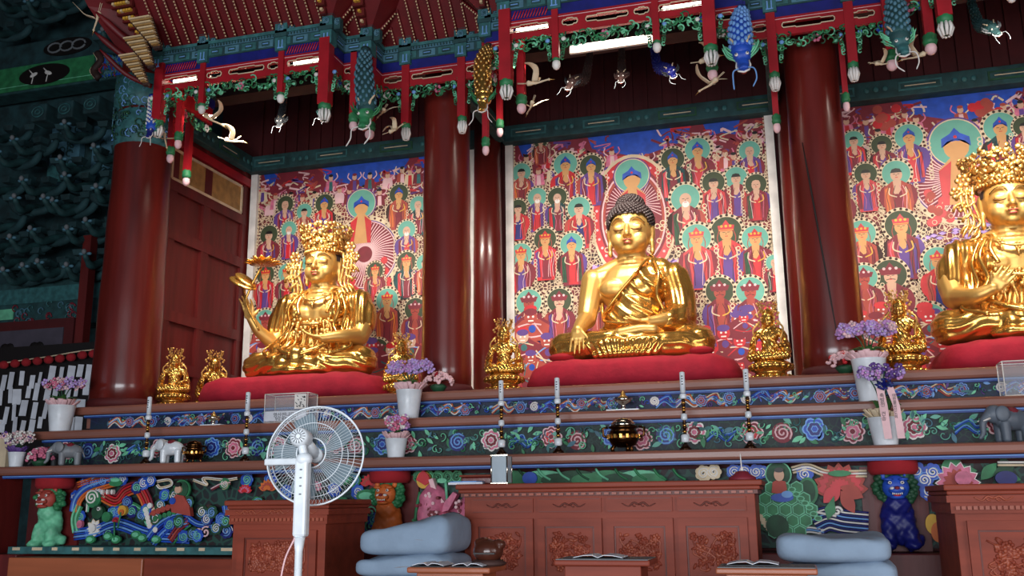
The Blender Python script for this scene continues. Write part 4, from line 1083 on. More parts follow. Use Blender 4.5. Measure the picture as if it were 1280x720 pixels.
painting('tall painting of haloed figures behind the left crowned statue, with pink rayed aureole', XL0, XL1, (452, 260, 19, 456, 318, 44),
 [(357, 257, 13, 'o', 'm'), (381, 266, 12, 't', 'm'), (406, 256, 14, 'o', 'b'), (499, 244, 14, 'o', 'b'), (523, 257, 12, 't', 'm'), (509, 289, 13, 't', 'o'), (509, 329, 14, 'o', 'd'), (532, 330, 12, 't', 'm'), (337, 295, 14, 'o', 'm'), (362, 288, 12, 't', 'o'),
  (333, 345, 14, 'o', 'd'), (360, 343, 14, 't', 'd'), (485, 377, 16, 't', 'd'), (520, 388, 15, 'o', 'g'), (333, 402, 15, 't', 'g'), (470, 340, 12, 'o', 'd'), (362, 395, 13, 'o', 'g')],
 None, [(330, 440, 16), (515, 430, 16), (350, 435, 14), (490, 440, 14)], 11, 'circle')
painting('wide painting crowded with haloed figures behind the central statue, red pointed aureole above its head', XC0, XC1, (790, 225, 20, 792, 272),
 [(707, 207, 16, 't', 'b'), (739, 209, 15, 'o', 'b'), (652, 217, 13, 't', 'm'), (672, 248, 13, 't', 'o'), (697, 248, 13, 'o', 'o'), (724, 262, 15, 't', 'm'), (648, 262, 12, 'o', 'm'), (682, 301, 15, 'o', 'd'), (715, 307, 15, 't', 'b'), (652, 320, 15, 't', 'd'),
  (841, 201, 15, 'o', 'b'), (872, 189, 16, 't', 'b'), (857, 250, 18, 't', 'o'), (892, 230, 14, 'o', 'm'), (920, 224, 14, 't', 'm'), (945, 232, 13, 'o', 'm'), (937, 190, 13, 't', 'm'), (871, 300, 18, 't', 'd'), (908, 292, 19, 'o', 'd'), (944, 300, 16, 't', 'd'),
  (900, 366, 17, 'o', 'g'), (938, 366, 17, 't', 'g'), (700, 378, 16, 'o', 'g'), (662, 380, 17, 't', 'g'), (676, 178, 9, 'o', 'm'), (968, 330, 10, 't', 'm')],
 None, [(655, 425, 16), (685, 430, 17), (715, 425, 14), (665, 450, 15), (905, 420, 16), (925, 430, 15), (890, 440, 14), (950, 440, 15), (930, 400, 12), (700, 455, 14)], 12)
painting('tall painting of haloed figures behind the right crowned statue, with large red rayed circle', XR0, XR1, (1195, 184, 26, 1198, 222, 46),
 [(1067, 177, 12, 't', 'm'), (1102, 183, 12, 'o', 'm'), (1136, 173, 16, 't', 'b'), (1250, 161, 18, 't', 'b'), (1280, 160, 12, 'o', 'm'), (1082, 219, 13, 'o', 'm'), (1120, 219, 16, 't', 'm'), (1126, 284, 18, 'o', 'd'), (1077, 294, 16, 't', 'd'), (1172, 328, 16, 't', 'd'), (1113, 346, 18, 'o', 'g'), (1080, 349, 15, 't', 'g')],
 None, [(1095, 405, 17), (1125, 395, 16), (1160, 400, 16), (1150, 430, 14)], 13, 'circle', [(1115, 148, 1.6), (1228, 140, 1.5)])

# green painted beams over the paintings and along the niche sides
def pbeam(p, q_, w, h, label, seed):
    R = random.Random(seed); p = Vector(p); q_ = Vector(q_); d = q_-p; L = d.length; rz = math.atan2(d.y, d.x); c = (p+q_)/2
    t = thing('painted_beam', label, 'beam', c); t.rotation_euler.z = rz
    b = MB(); b.box((0, 0, 0), (L, w, h)); b.build('timber', teald, t, world=False, bevel=.008)
    b = MB(); x = -L/2+.2
    while x < L/2-.3:
        b.use(R.choice((teal, dgreen))).box((x+.12, -w/2-.004, 0), (.42, .01, h*.5)); b.use(teald).box((x+.12, -w/2-.006, 0), (.38, .01, h*.3)); b.use(cream).box((x+.12, -w/2-.008, 0), (.3, .008, h*.05))
        for k in range(3): b.use(teal).ell((x+.45+k*.09, -w/2-.003, 0), (.03, .008, .03), n=8, k=5)
        x += .85
    b.build('painted_pattern', None, t, world=False)
    return t
for (a, c_, l) in ((XL0-.05, XL1+.1, 'above the left painting'), (XC0-.05, XC1+.1, 'above the central painting'), (XR0-.1, XR1, 'above the right painting')):
    pbeam((a, 10.12, 5.46), (c_, 10.12, 5.46), .16, .2, 'dark green painted beam '+l, 3)
for X_, l in ((XL0-.02, 'running from the left thick column back to the left painting'), (XC0-.06, 'running back beside the left edge of the central painting'), (XC1+.06, 'running back beside the right edge of the central painting'), (XR0-.05, 'running back beside the left edge of the right painting')):
    pbeam((X_, 8.35, 5.46), (X_, 10.03, 5.46), .1, .2, 'dark green painted side beam '+l, 4)
for i, (x0, x1, l) in enumerate(((XL0, -3.2, 'left'), (XC0, .1, 'central'), (XR0-.1, 3.3, 'right'))):
    b = MB(); b.bb(x0, x1, 8.5, 8.68, 5.62, 5.86); b.bb(x0, x1, 8.46, 8.5, 5.62, 5.65); tag(b.build('cross_beam', brown), 'plain brown cross beam under the canopy of the %s bay, above the hanging creatures' % l, 'beam')
# ================================================================ CANOPIES
def dvec(p, q_): d = Vector((q_[0]-p[0], q_[1]-p[1])); return d.normalized()
def openwork(b, p, q_, z0, z1, off, R, flower=True, dens=1.0):
    p = Vector(p[:2]); q_ = Vector(q_[:2]); d = q_-p; L = d.length; d.normalize(); n = Vector((d.y, -d.x))
    def W(s, z, o=0): v = p+d*s+n*(off+o); return Vector((v.x, v.y, z))
    k = max(2, int(L/.035*dens))
    for i in range(k):
        s = L*(i+R.random())/k; z = R.uniform(z0, z1); r = R.uniform(.018, .035); ph = R.uniform(0, 6.3)
        b.use(R.choice((green, green, dgreen, lgreen))).tube([W(s+r*math.cos(ph+t*.7), z+r*math.sin(ph+t*.7), .004*t) for t in range(7)], .007, 5)
        if i % 3 == 0: c = W(s, z); b.use(R.choice((green, lgreen))).ell(c, (.026, .01, .014), rotm(0, R.uniform(-1, 1), math.atan2(d.y, d.x)), 6, 4)
    if flower:
        for s, m_ in ((.06, white), (L/2, bred), (L-.06, blue)):
            if s <= 0 or s >= L: continue
            for j in range(6): a = j*PI/3; b.use(m_ if m_ != bred else pink).ell(W(s, (z0+z1)/2)+Vector((d.x*.026*math.cos(a), d.y*.026*math.cos(a), .026*math.sin(a))), (.016, .012, .016), n=6, k=4)
def post(par, x, y, zt, zb, w, style, name='hanging_post'):
    """carved post hanging down from the canopy, ending in a lotus bud"""
    o = MB(); o.bb(x-w/2, x+w/2, y-w/2, y+w/2, zb, zt); P = o.build(name, red, par)
    if style == 'bud':
        b = MB().use(green).lathe([(w*.45, zb+.012), (w*.62, zb), (w*.5, zb-.02)], (x, y, 0), 14); b.use(white).lathe([(w*.5, zb-.018), (w*.62, zb-.035), (w*.62, zb-.06), (w*.4, zb-.085), (w*.1, zb-.095)], (x, y, 0), 14)
    elif style == 'ball':
        b = MB().use(green).lathe([(w*.55, zb+.02), (w*.75, zb), (w*.7, zb-.03), (w*.8, zb-.04), (w*.6, zb-.07)], (x, y, 0), 16); b.use(cream).lathe([(w*.6, zb-.02), (w*.65, zb-.028), (w*.6, zb-.036)], (x, y, 0), 16)
        b.use(lpink).ell((x, y, zb-.1), (w*.62, w*.62, .05), n=16, k=10)
    else:
        w *= .8; b = MB().use(green).lathe([(w*.5, zb+.03), (w*.72, zb), (w*.7, zb-.035), (w*.5, zb-.05)], (x, y, 0), 14)
        for j in range(8):
            a = 2*PI*j/8; b.use(white).tube([(x+w*.45*math.cos(a), y+w*.45*math.sin(a), zb-.04), (x+w*.6*math.cos(a), y+w*.6*math.sin(a), zb-.09), (x+w*.35*math.cos(a), y+w*.35*math.sin(a), zb-.15)], [.012, .014, .009], 6)
        b.use(dgreen).ell((x, y, zb-.08), (w*.45, w*.45, .07), n=10, k=6)
    bb2 = b.build('lotus_bud', None, P)
    return P
def capital(par, x, y, z0, z1):
    b = MB().use(teal)
    b.bb(x-.055, x+.055, y-.055, y+.055, z0, z0+.13); b.use(teald).bb(x-.065, x+.065, y-.065, y+.065, z0+.13, z0+.17); b.use(teal).bb(x-.06, x+.06, y-.06, y+.06, z0+.17, z1-.03); b.use(teald).bb(x-.07, x+.07, y-.07, y+.07, z1-.03, z1+.02)
    b.use(lblue).bb(x-.03, x+.03, y-.058, y-.054, z0+.02, z0+.03); b.bb(x-.022, x-.012, y-.058, y-.054, z0+.03, z0+.1); b.bb(x+.012, x+.022, y-.058, y-.054, z0+.03, z0+.1)
    b.use(tealb)
    for k in range(7): b.tube([(x+.03*math.cos(k*2.4+j), y-.064, z0+.22+.03*math.sin(k*1.7+j*1.1)) for j in range(4)], .005, 4)
    for s in (-1,): b.use(teald).bb(x+.07, x+.13, y-.04, y+.02, z0+.13, z1-.06); b.use(tealb); b.tube([(x+.1+.022*math.cos(j), y-.045, z0+.2+.03*math.sin(j)) for j in range(7)], .006, 5); b.tube([(x+.1+.012*math.cos(j*.9), y-.045, z0+.2+.014*math.sin(j)) for j in range(7)], .006, 5)
    b.build('capital', None, par)
CB = MB
def canopy(label, segs, posts, caps, lit_slots, seed, eave=True, groupx=None, corners=(), tubes=()):
    R = random.Random(seed)
    c0 = segs[0][0]; t = thing('altar_canopy', label, 'canopy', ((segs[0][0][0]+segs[-1][1][0])/2, segs[0][0][1], 5.5), 'carved canopies over the altar')
    co_, bx, bl, bd, ol = MB(), MB(), MB(), MB(), MB()
    for (p, q_, slots) in segs:
        L = (Vector(q_)-Vector(p)).length; d = dvec(p, q_)
        co_.use(teal).seg(p, q_, -.06, .06, 5.47, 5.5); co_.use(tealb).seg(p, q_, -.05, .045, 5.44, 5.47)
        n = int(L/.03)
        for i in range(n):
            a = Vector(p)+d*(L*(i+.2)/n); c = Vector(p)+d*(L*(i+.7)/n); co_.use(teald).seg(a, c, .045, .055, 5.446, 5.465)
        bx.use(teald).seg(p, q_, -.05, .03, 5.35, 5.44)
        n = max(1, int(L/.17))
        for i in range(n):
            a = Vector(p)+d*(L*(i+.08)/n); c = Vector(p)+d*(L*(i+.92)/n); bx.use((tealb, teal)[i % 2]).seg(a, c, .03, .036, 5.362, 5.43)
            a2 = Vector(p)+d*(L*(i+.28)/n); c2 = Vector(p)+d*(L*(i+.72)/n); bx.use(teald).seg(a2, c2, .036, .04, 5.376, 5.416); bx.use(lblue).seg(a2+d*.01, c2-d*.01, .04, .043, 5.392, 5.4)
        bl.seg(p, q_, -.04, .02, 5.26, 5.35)
        # red board with cut-out slots
        zb0, zb1 = 5.09, 5.26; cur = 0.0; hz0, hz1 = 5.15, 5.205
        sl = sorted(slots)
        bd.use(red).seg(p, q_, -.02, .015, zb0, hz0); bd.seg(p, q_, -.02, .015, hz1, zb1)
        for s0, s1 in sl:
            a = Vector(p)+d*cur; c = Vector(p)+d*s0
            if s0 > cur: bd.use(red).seg(a, c, -.02, .015, hz0, hz1)
            cur = s1
            nn = Vector((d.y, -d.x))
            W = lambda s, z: (p[0]+d.x*s+nn.x*.02, p[1]+d.y*s+nn.y*.02, z)
            e = .03 if s1-s0 > .12 else .02; m0, m1 = (s0+.25*(s1-s0), s0+.75*(s1-s0))
            pts = [W(s0, 5.17), W(s0+.01, 5.155), W(m0, 5.155), W(m0+.01, 5.145), W(m1-.01, 5.145), W(m1, 5.155), W(s1-.01, 5.155), W(s1, 5.17), W(s1, 5.185), W(s1-.01, 5.2), W(m1, 5.2), W(m1-.01, 5.21), W(m0+.01, 5.21), W(m0, 5.2), W(s0+.01, 5.2), W(s0, 5.185)]
            ol.tube(pts, .0055, 5, closed=True)
        if cur < L: bd.use(red).seg(Vector(p)+d*cur, q_, -.02, .015, hz0, hz1)
        bd.use(lpink).seg(p, q_, .015, .018, 5.235, 5.24)
        for x0, x1, y, z in tubes:
            if abs(d.y) < .1 and z > 5.1 and p[0] <= x0 and x1 <= q_[0]:
                for k in range(int((x1-x0)/.026)):
                    xa = x0+k*.026; bd.use(bred).tube([(xa, p[1]-.03, 5.265), (xa+.03, p[1]-.03, 5.335)], .005, 5)  # bright red bars put the tube glow on the lattice into colour
    co_.build('cornice', None, t); bx.build('panelled_frieze', None, t); bl.build('blue_band', nblue, t); bd.build('fascia_board', None, t); ol.build('slot_outline', cream, t)
    # openwork under the boards, between posts, with side brackets on every post
    ow = MB()
    for (p, q_, slots) in segs:
        d = dvec(p, q_); L = (Vector(q_)-Vector(p)).length
        openwork(ow, p, q_, 4.98, 5.09, -.0, R, dens=1.8)
    for (x, y, zb, w, st) in posts:
        if st in ('bud', 'lotus'):
            for s in (-1, 1):
                for k in range(8):
                    zz = 5.02-k*.022; xx = x+s*(w/2+.02+.03*math.exp(-k*.25)); ow.use(R.choice((green, lgreen, dgreen))).tube([(xx+.014*math.cos(a+k), y, zz+.016*math.sin(a+k)) for a in range(6)], .006, 5)
                ow.use(R.choice((white, lblue))).ell((x+s*(w/2+.04), y-.01, 5.03), (.022, .012, .02), n=7, k=5)
    ow.build('openwork', None, t)
    for (x, y, zb, w, st) in posts: post(t, x, y, 5.36 if st != 'ball' else 5.44, zb, w, st)
    for (x, y) in caps: capital(t, x, y, 5.3, 5.6)
    if eave:
        sf, bdz, rf = MB(), MB(), MB()
        N = len(segs); nrm = [Vector((dvec(p, q_).y, -dvec(p, q_).x)) for p, q_, _ in segs]
        H = .62
        def miter(i, side):
            if side == 0: j = i-1; v = Vector(segs[i][0])
            else: j = i+1; v = Vector(segs[i][1])
            n0 = nrm[i]
            if 0 <= j < N:
                n1 = nrm[j]; m_ = (n0+n1)
                return v+(m_/(1+n0.dot(n1)) if m_.length > .1 else n0)*H
            return v+n0*H
        for i, (p, q_, _) in enumerate(segs):
            a = miter(i, 0); c = miter(i, 1)
            vs = [(p[0], p[1], 5.5), (q_[0], q_[1], 5.5), (c.x, c.y, 5.5+H*1.05), (a.x, a.y, 5.5+H*1.05)]
            sf.add(vs+[(v[0], v[1], v[2]+.04) for v in vs], [(3, 2, 1, 0), (4, 5, 6, 7), (0, 1, 5, 4), (2, 3, 7, 6), (1, 2, 6, 5), (3, 0, 4, 7)])
            L = (Vector(q_)-Vector(p)).length; n = max(1, round(L/.1)); d = dvec(p, q_)
            for k in range(n):
                f = (k+.5)/n; s = Vector(p)+d*L*f; o = nrm[i]
                # clip to the mitred panel
                tmax = H
                la = (a-Vector(p)).dot(d); lc = (c-Vector(q_)).dot(d); dist0 = L*f; dist1 = L*(1-f)
                if la > 0: tmax = min(tmax, dist0/la*H)
                if lc < 0: tmax = min(tmax, dist1/(-lc)*H)
                m_ = int(tmax/.02)
                e = s+o*tmax
                rf.tube([(s.x, s.y, 5.48), (e.x, e.y, 5.48+tmax*1.05)], .012, 4)
                for j in range(m_):
                    tt = (j+.5)*.02; q3 = s+o*(tt+.008); bdz.box((q3.x, q3.y, 5.472+tt*1.05), (.01, .012, .013))
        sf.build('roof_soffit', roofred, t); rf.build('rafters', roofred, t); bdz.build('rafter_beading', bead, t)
        hz = MB()
        for i, (p, q_, _) in enumerate(segs):
            a = miter(i, 0); c = miter(i, 1); hz.tube([(a.x, a.y, 5.5+H*1.05), (c.x, c.y, 5.5+H*1.05)], .035, 8)
        hz.build('eave_edge', red, t)
        for cx, cy, w, h, lean in corners:
            g = MB(); rr = 9
            for k in range(rr):
                z = 5.58+h*k/rr; wv = w*(k+.6)/rr; y = cy-.09-(z-5.52)*.97
                for j in range(max(1, int(wv/.028))):
                    xx = cx+lean*(z-5.58)+(j-(max(1, int(wv/.028))-1)/2)*.03; g.use(yellow if (j+k) % 5 else bead).box((xx, y, z), (.024, .03, .022))
                g.use(lacq2).box((cx+lean*(z-5.58), y+.03, z), (wv+.04, .03, h/rr+.01))
            g.build('gilded_bracket', None, t)
    for i, (x0, x1, y, z) in enumerate(tubes):
        b = MB(); b.tube([(x0, y, z), (x1, y, z)], .024, 10); o = b.build('light_tube', tube_e, t)
        b = MB(); b.bb(x0-.02, x1+.02, y+.03, y+.06, z-.03, z+.03); b.build('tube_holder', white, t)
    return t
F_, M_, B_ = 7.15, 7.45, 7.75
wS = lambda a, b: (a, b)
# left bay : x from -5.5 to -3.75
canopy('protruding carved canopy over the left statue, with corner dragon and swept eaves', [((-5.5, 8.0), (-5.5, F_), []), ((-5.5, F_), (-3.75, F_), [(.04, .42), (.53, .68), (.76, 1.12), (1.16, 1.27), (1.36, 1.7)]), ((-3.75, F_), (-3.75, M_), []), ],
 [(-5.47, F_-.01, 4.79, .09, 'lotus'), (-5.01, F_-.01, 4.9, .055, 'bud'), (-4.2, F_-.01, 4.9, .055, 'bud'), (-3.76, F_-.01, 4.73, .1, 'lotus'), (-3.63, M_+.0, 4.74, .06, 'ball'), (at(223, 175, 7.4).x, 7.4, at(223, 175, 7.4).z+.06, .055, 'ball'), (at(213, 193, 7.6).x, 7.6, at(213, 193, 7.6).z+.06, .055, 'ball'), (at(233, 222, 8.0).x, 8.0, at(233, 222, 8.0).z+.06, .06, 'ball')],
 [(-5.5, F_), (-5.01, F_), (-4.2, F_), (-3.75, F_), (-5.52, 7.5), (-5.55, 7.9)], 0, 21, corners=((-3.75, F_, .22, .5, .05), (-5.62, F_, .3, .45, -.25), (-5.75, 7.3, .3, .4, -.35)), tubes=((-5.42, -5.06, 7.27, 5.235), (-4.15, -3.82, 7.27, 5.235)))
canopy('recessed part of the canopy in front of the second column, between dragons', [((-3.75, M_), (-3.5, M_), [(.03, .2)]), ((-3.5, M_), (-3.5, B_), []), ((-3.5, B_), (-2.36, B_), [(.04, .22), (.32, .72), (.86, 1.0)]), ((-2.36, B_), (-2.36, M_), []), ((-2.36, M_), (-2.1, M_), [(.04, .2)])],
 [(-3.49, M_+.05, 4.66, .07, 'ball'), (-3.24, B_, 4.72, .075, 'lotus'), (-2.69, B_, 4.72, .075, 'lotus'), (-2.38, 7.9, 4.7, .05, 'ball'), (-2.42, 7.6, 4.42, .05, 'ball')],
 [(-3.5, M_), (-3.24, B_), (-2.69, B_), (-2.36, M_)], 0, 22, corners=((-3.5, M_, .22, .6, .05), (-2.36, M_, .2, .5, .05)))
canopy('largest protruding canopy over the central statue, brightly lit openwork under its middle', [((-2.1, M_), (-2.1, F_), []), ((-2.1, F_), (-.4, F_), [(.05, .38), (.5, .63), (.7, 1.05), (1.1, 1.22), (1.3, 1.66)]), ((-.4, F_), (-.4, M_), [])],
 [(-2.09, F_-.01, 4.72, .1, 'lotus'), (-1.66, F_-.01, 4.86, .055, 'bud'), (-.83, F_-.01, 4.89, .055, 'bud'), (-.41, F_-.01, 4.78, .1, 'lotus'), (-2.02, M_-.1, 4.66, .065, 'ball'), (-.42, M_-.1, 4.74, .065, 'ball')],
 [(-2.1, F_), (-1.66, F_), (-.83, F_), (-.4, F_)], 0, 23, tubes=((-2.03, -1.7, 7.27, 5.235), (-.78, -.46, 7.27, 5.235), (-1.58, -.9, 7.36, 5.05)))
canopy('recessed part of the canopy in front of the cracked column', [((-.4, M_), (-.15, M_), [(.03, .2)]), ((-.15, M_), (-.15, B_), []), ((-.15, B_), (.98, B_), [(.04, .2), (.3, .72), (.85, 1.03)]), ((.98, B_), (.98, M_), []), ((.98, M_), (1.25, M_), [])],
 [(.06, B_, 4.76, .075, 'lotus'), (.68, B_, 4.76, .075, 'lotus'), (.95, M_+.1, 4.72, .07, 'ball'), (.05, 8.0, 4.48, .05, 'ball'), (.62, 8.0, 4.6, .045, 'ball')],
 [(-.15, M_), (.06, B_), (.68, B_), (.98, M_)], 0, 24)
canopy('protruding canopy over the right statue, mostly cut off by the frame', [((1.25, M_), (1.25, F_), []), ((1.25, F_), (3.0, F_), [(.06, .4)])],
 [(1.29, F_-.01, 4.76, .1, 'lotus'), (1.75, F_-.01, 4.9, .055, 'bud'), (1.2, M_-.15, 4.7, .07, 'ball')], [(1.25, F_), (1.75, F_)], 0, 25, tubes=((1.3, 1.65, 7.27, 5.235),))
# ================================================================ DRAGONS AND CRANES
def dragon(label, path, r, bodym, bellym, headm, whisk, hs=1, seed=1, facing=(0, -.35, -1), manem=None, group='carved hanging dragons', cat='dragon'):
    """path: body centreline from tail to neck; the head hangs at its end pointing along facing"""
    P = bez([Vector(p) for p in path], 8); t = thing('carved_dragon', label, cat, P[0], group)
    b = MB(); n = len(P); b.tube(P, [r*(.55+.45*min(1, i/n*2)) for i in range(n)], 14, ball=False); b.ell(P[-1], r)
    V = len(b.v)
    b.build('body', bodym, t)
    b = MB(); R = random.Random(seed)
    for i in range(2, n-1):
        d = (P[i]-P[i-1]).normalized(); u = d.cross(Vector((0, -1, 0))).normalized(); v = d.cross(u)
        for k in range(9):
            a = 2*PI*(k+.5*(i % 2))/9; c = P[i]+(u*math.cos(a)+v*math.sin(a))*r*(.55+.45*min(1, i/n*2))*.98
            b.ell(c, (r*.2, r*.2, r*.26), n=6, k=4)
    b.build('scales', bellym, t)
    f = Vector(facing).normalized(); s = f.cross(Vector((0, -1, 0)))
    if s.length < .1: s = Vector((1, 0, 0))
    s.normalize(); w = s.cross(f).normalized()
    if w.y > 0: w = -w
    c = P[-1]; k = r*hs
    Wp = lambda a, b_, d: c+s*a*k+f*b_*k+w*d*k   # side, forward, towards viewer
    Rm = Matrix((s, w, f)).transposed()
    b = MB(); b.ell(Wp(0, .5, .1), (k*.85, k*.75, k*.9), Rm); b.ell(Wp(0, 1.5, .25), (k*.55, k*.42, k*.9), Rm); b.ell(Wp(0, 2.1, .4), (k*.5, k*.38, k*.3), Rm); b.ell(Wp(0, 1.4, -.35), (k*.42, k*.22, k*.8), Rm)
    for q_ in (-1, 1): b.ell(Wp(q_*.45, .7, .6), (k*.28, k*.28, k*.3), Rm); b.ell(Wp(q_*.25, 2.25, .6), (k*.18, k*.18, k*.18), Rm)
    V, F, N = clay(b, 'x', max(.006, k*.1), 2); mesh_part('head', V-np.array(wloc(t)), F, headm, t)
    b = MB().use(white)
    for q_ in (-1, 1):
        b.ell(Wp(q_*.47, .85, .78), (k*.16,)*3, n=8, k=6)
        for j in range(4): b.ell(Wp(q_*.38, 1.1+j*.3, 0), (k*.07, k*.07, k*.12), n=6, k=4)
        b.tube([Wp(q_*.5, 1.0, .1), Wp(q_*.62, 1.7, .1), Wp(q_*.45, 2.3, .25), Wp(0, 2.5, .3)], k*.09, 6)
    b.use(black); 
    for q_ in (-1, 1): b.ell(Wp(q_*.5, .88, .93), (k*.07,)*3, n=6, k=4)
    b.use(rust).ell(Wp(0, 2.05, -.05), (k*.35, k*.16, k*.4), Rm, 8, 5)
    b.build('face_markings', None, t)
    for q_ in (-1, 1):
        MB().tube(bez([Wp(q_*.35, .3, .4), Wp(q_*.55, -.5, .7), Wp(q_*.9, -1.3, .6)], 5), [k*.14]*6+[k*.1]*4+[k*.05], 7).build('horn', cream, t)
        MB().tube(bez([Wp(q_*.35, 2.2, .5), Wp(q_*.9, 2.7, .8), Wp(q_*1.0, 3.6, .6), Wp(q_*R.uniform(.3, 1.6), 4.4, .5)], 6), [k*.07]*18+[k*.03], 5).build('whisker', whisk, t)
    b = MB()
    for j in range(16):
        q_ = (-1, 1)[j % 2]; a = .2+.1*j; b.tube(bez([Wp(q_*.6, a*.6, .1), Wp(q_*(1.1+.2*R.random()), a*.5-.4, R.uniform(-.3, .5)), Wp(q_*(1.3+.4*R.random()), a*.5-1.1, R.uniform(-.3, .6))], 4), [k*.13]*8+[k*.03], 5, flat=.5)
    b.build('mane', manem or lgreen, t)
    return t
A = lambda px, py, Y: at(px, py, Y)
dragon('turquoise scaled dragon hanging head down at the inner corner of the left canopy', [A(457, 62, 7.35), A(455, 95, 7.2), A(459, 138, 7.1)], .08, teald, tealb, green, white, 1.1, 1, (.0, -.25, -1), green)
dragon('golden dragon hanging head down between the second column and the central canopy', [A(611, 58, 7.4), A(603, 80, 7.25), A(605, 122, 7.15)], .07, gold_p, gold_o, gold_p, white, .95, 2, (0, -.25, -1), green)
dragon('bright blue scaled dragon hanging head down at the right end of the central canopy', [A(927, 12, 7.3), A(925, 35, 7.1), A(927, 65, 7.0)], .085, blue, lblue, blue, lblue, 1.0, 3, (.05, -.25, -1), lgreen)
dragon('turquoise and yellow-green dragon at the left end of the right canopy', [A(1118, -10, 7.3), A(1120, 15, 7.15), A(1124, 48, 7.05)], .08, teald, tealb, teal, white, .95, 4, (.1, -.25, -1), lgreen)
dragon('blue and white dragon head at the left corner of the left canopy', [A(190, 120, 7.3), A(192, 140, 7.2), A(190, 160, 7.1)], .055, blue, white, nblue, white, .9, 5, (0, -.25, -1), green)
# creatures below the cross beams, colours darkened to stand for the niches' shade
def hanger(px, py, Y, label, m, mane, s_=.055, side=0, seed=1):
    dragon(label, [Vector((A(px+side*26, py-20, 8.5).x, 8.56, 5.63)), A(px+side*20, py-16, Y+.28), A(px+side*12, py-12, Y+.13), A(px+side*3, py-9, Y)], s_, m, m, m, grey, 1, seed, (-side*.35, -.5, -1), mane, 'dragons in the dark niches')
hanger(352, 160, 8.0, 'grey dragon head in the dark niche above the left crowned statue', dgrey, dgrey, .045, 0, 11)
hanger(404, 150, 7.9, 'grey-blue dragon under the right corner post of the left canopy', dgrey, teald, .045, 0, 12)
hanger(712, 112, 8.1, 'orange-tailed grey dragon left in the dark niche over the central statue', brown, dgrey, .05, 1, 13)
hanger(777, 104, 8.1, 'small brown dragon head with pale jaws in the middle of the central niche', brown, brown, .045, 0, 14)
hanger(842, 98, 8.1, 'dark blue dragon right in the dark niche over the central statue', nblue, dgrey, .05, -1, 15)
hanger(1243, 45, 8.1, 'grey-green dragon head with long whiskers in the right niche', teald, grey, .05, -1, 16)
hanger(1010, 5, 7.0, 'x', grey, grey) if 0 else None

def crane(label, c, yaw, pitch, L, wing=(.9, .35), m=cream):
    t = thing('carved_crane', label, 'crane', c, 'carved flying cranes')
    Rm = rotm(0, 0, yaw) @ rotm(0, pitch, 0)
    W = lambda x, y, z: Vector(c)+Rm @ Vector((x*L, y*L, z*L))
    b = MB(); b.tube(bez([W(-.25, 0, .02), W(-.1, 0, 0), W(.12, 0, 0), W(.3, 0, .05), W(.5, 0, .1)], 5), [.02*L, .07*L, .1*L, .1*L, .09*L, .085*L, .07*L]+[.05*L]*3+[.035*L]*6+[.03*L]*5, 8); b.ell(W(.52, 0, .1), .045*L, n=8, k=6)
    b.build('body', m, t)
    b = MB(); b.tube([W(.53, 0, .1), W(.72, 0, .08)], [.02*L, .004*L], 5); b.build('beak', gold_o, t)
    b = MB(); 
    for s in (-1, 1): b.tube([W(-.2, s*.02, 0), W(-.55, s*.03, .02)], .01*L, 5)
    b.build('legs', cream, t)
    for s in (-1, 1):
        pts = bez([W(.05, s*.08, .02), W(.12, s*.35, wing[0]*.35), W(-.02, s*.6, wing[0]*.45), W(-.2, s*.85, wing[1])], 5)
        MB().tube(pts, [.11*L]*4+[.1*L]*4+[.09*L, .08*L, .07*L, .06*L, .05*L, .04*L, .03*L, .01*L], 8, flat=.18).build('wing', m, t)
cr = [(262, 148, 7.3, .9, .5, .26, 'white crane diving just right of the first short post of the left canopy'), (288, 176, 7.7, .2, .3, .24, 'cream crane gliding above the boarded side wall'),
 (492, 163, 7.4, .6, -.5, .2, 'white crane beside the ball-tipped post of the recessed canopy, left of the second column'), (478, 140, 7.3, 2.4, .3, .2, 'white crane beside the turquoise dragon'),
 (667, 104, 7.25, .15, 0, .25, 'white crane with golden beak beside the left ball-tipped post of the central canopy'), (664, 132, 7.4, 2.2, .5, .2, 'pale crane with spread wings, lower of the two at the left of the central niche'),
 (882, 76, 7.3, .1, -.1, .22, 'crane with golden head flying behind the right corner post of the central canopy'), (890, 104, 7.35, 2.6, .4, .24, 'pale crane with spread wings under the right corner post of the central canopy'),
 (1148, 70, 7.3, 2.9, .2, .22, 'white crane below the turquoise and yellow-green dragon'), (1100, 80, 7.5, .3, .1, .17, 'small white crane wing beside the cracked column'),
 (122, 22, 6.8, 2.5, .8, .26, 'pale crane figure at the swept corner of the left roof'), (206, 172, 7.3, 1.9, .9, .2, 'white crane at the left corner dragon')]
for px, py, Y, yw, pt, L, lab in cr: crane(lab, at(px, py, Y), yw, pt, L)
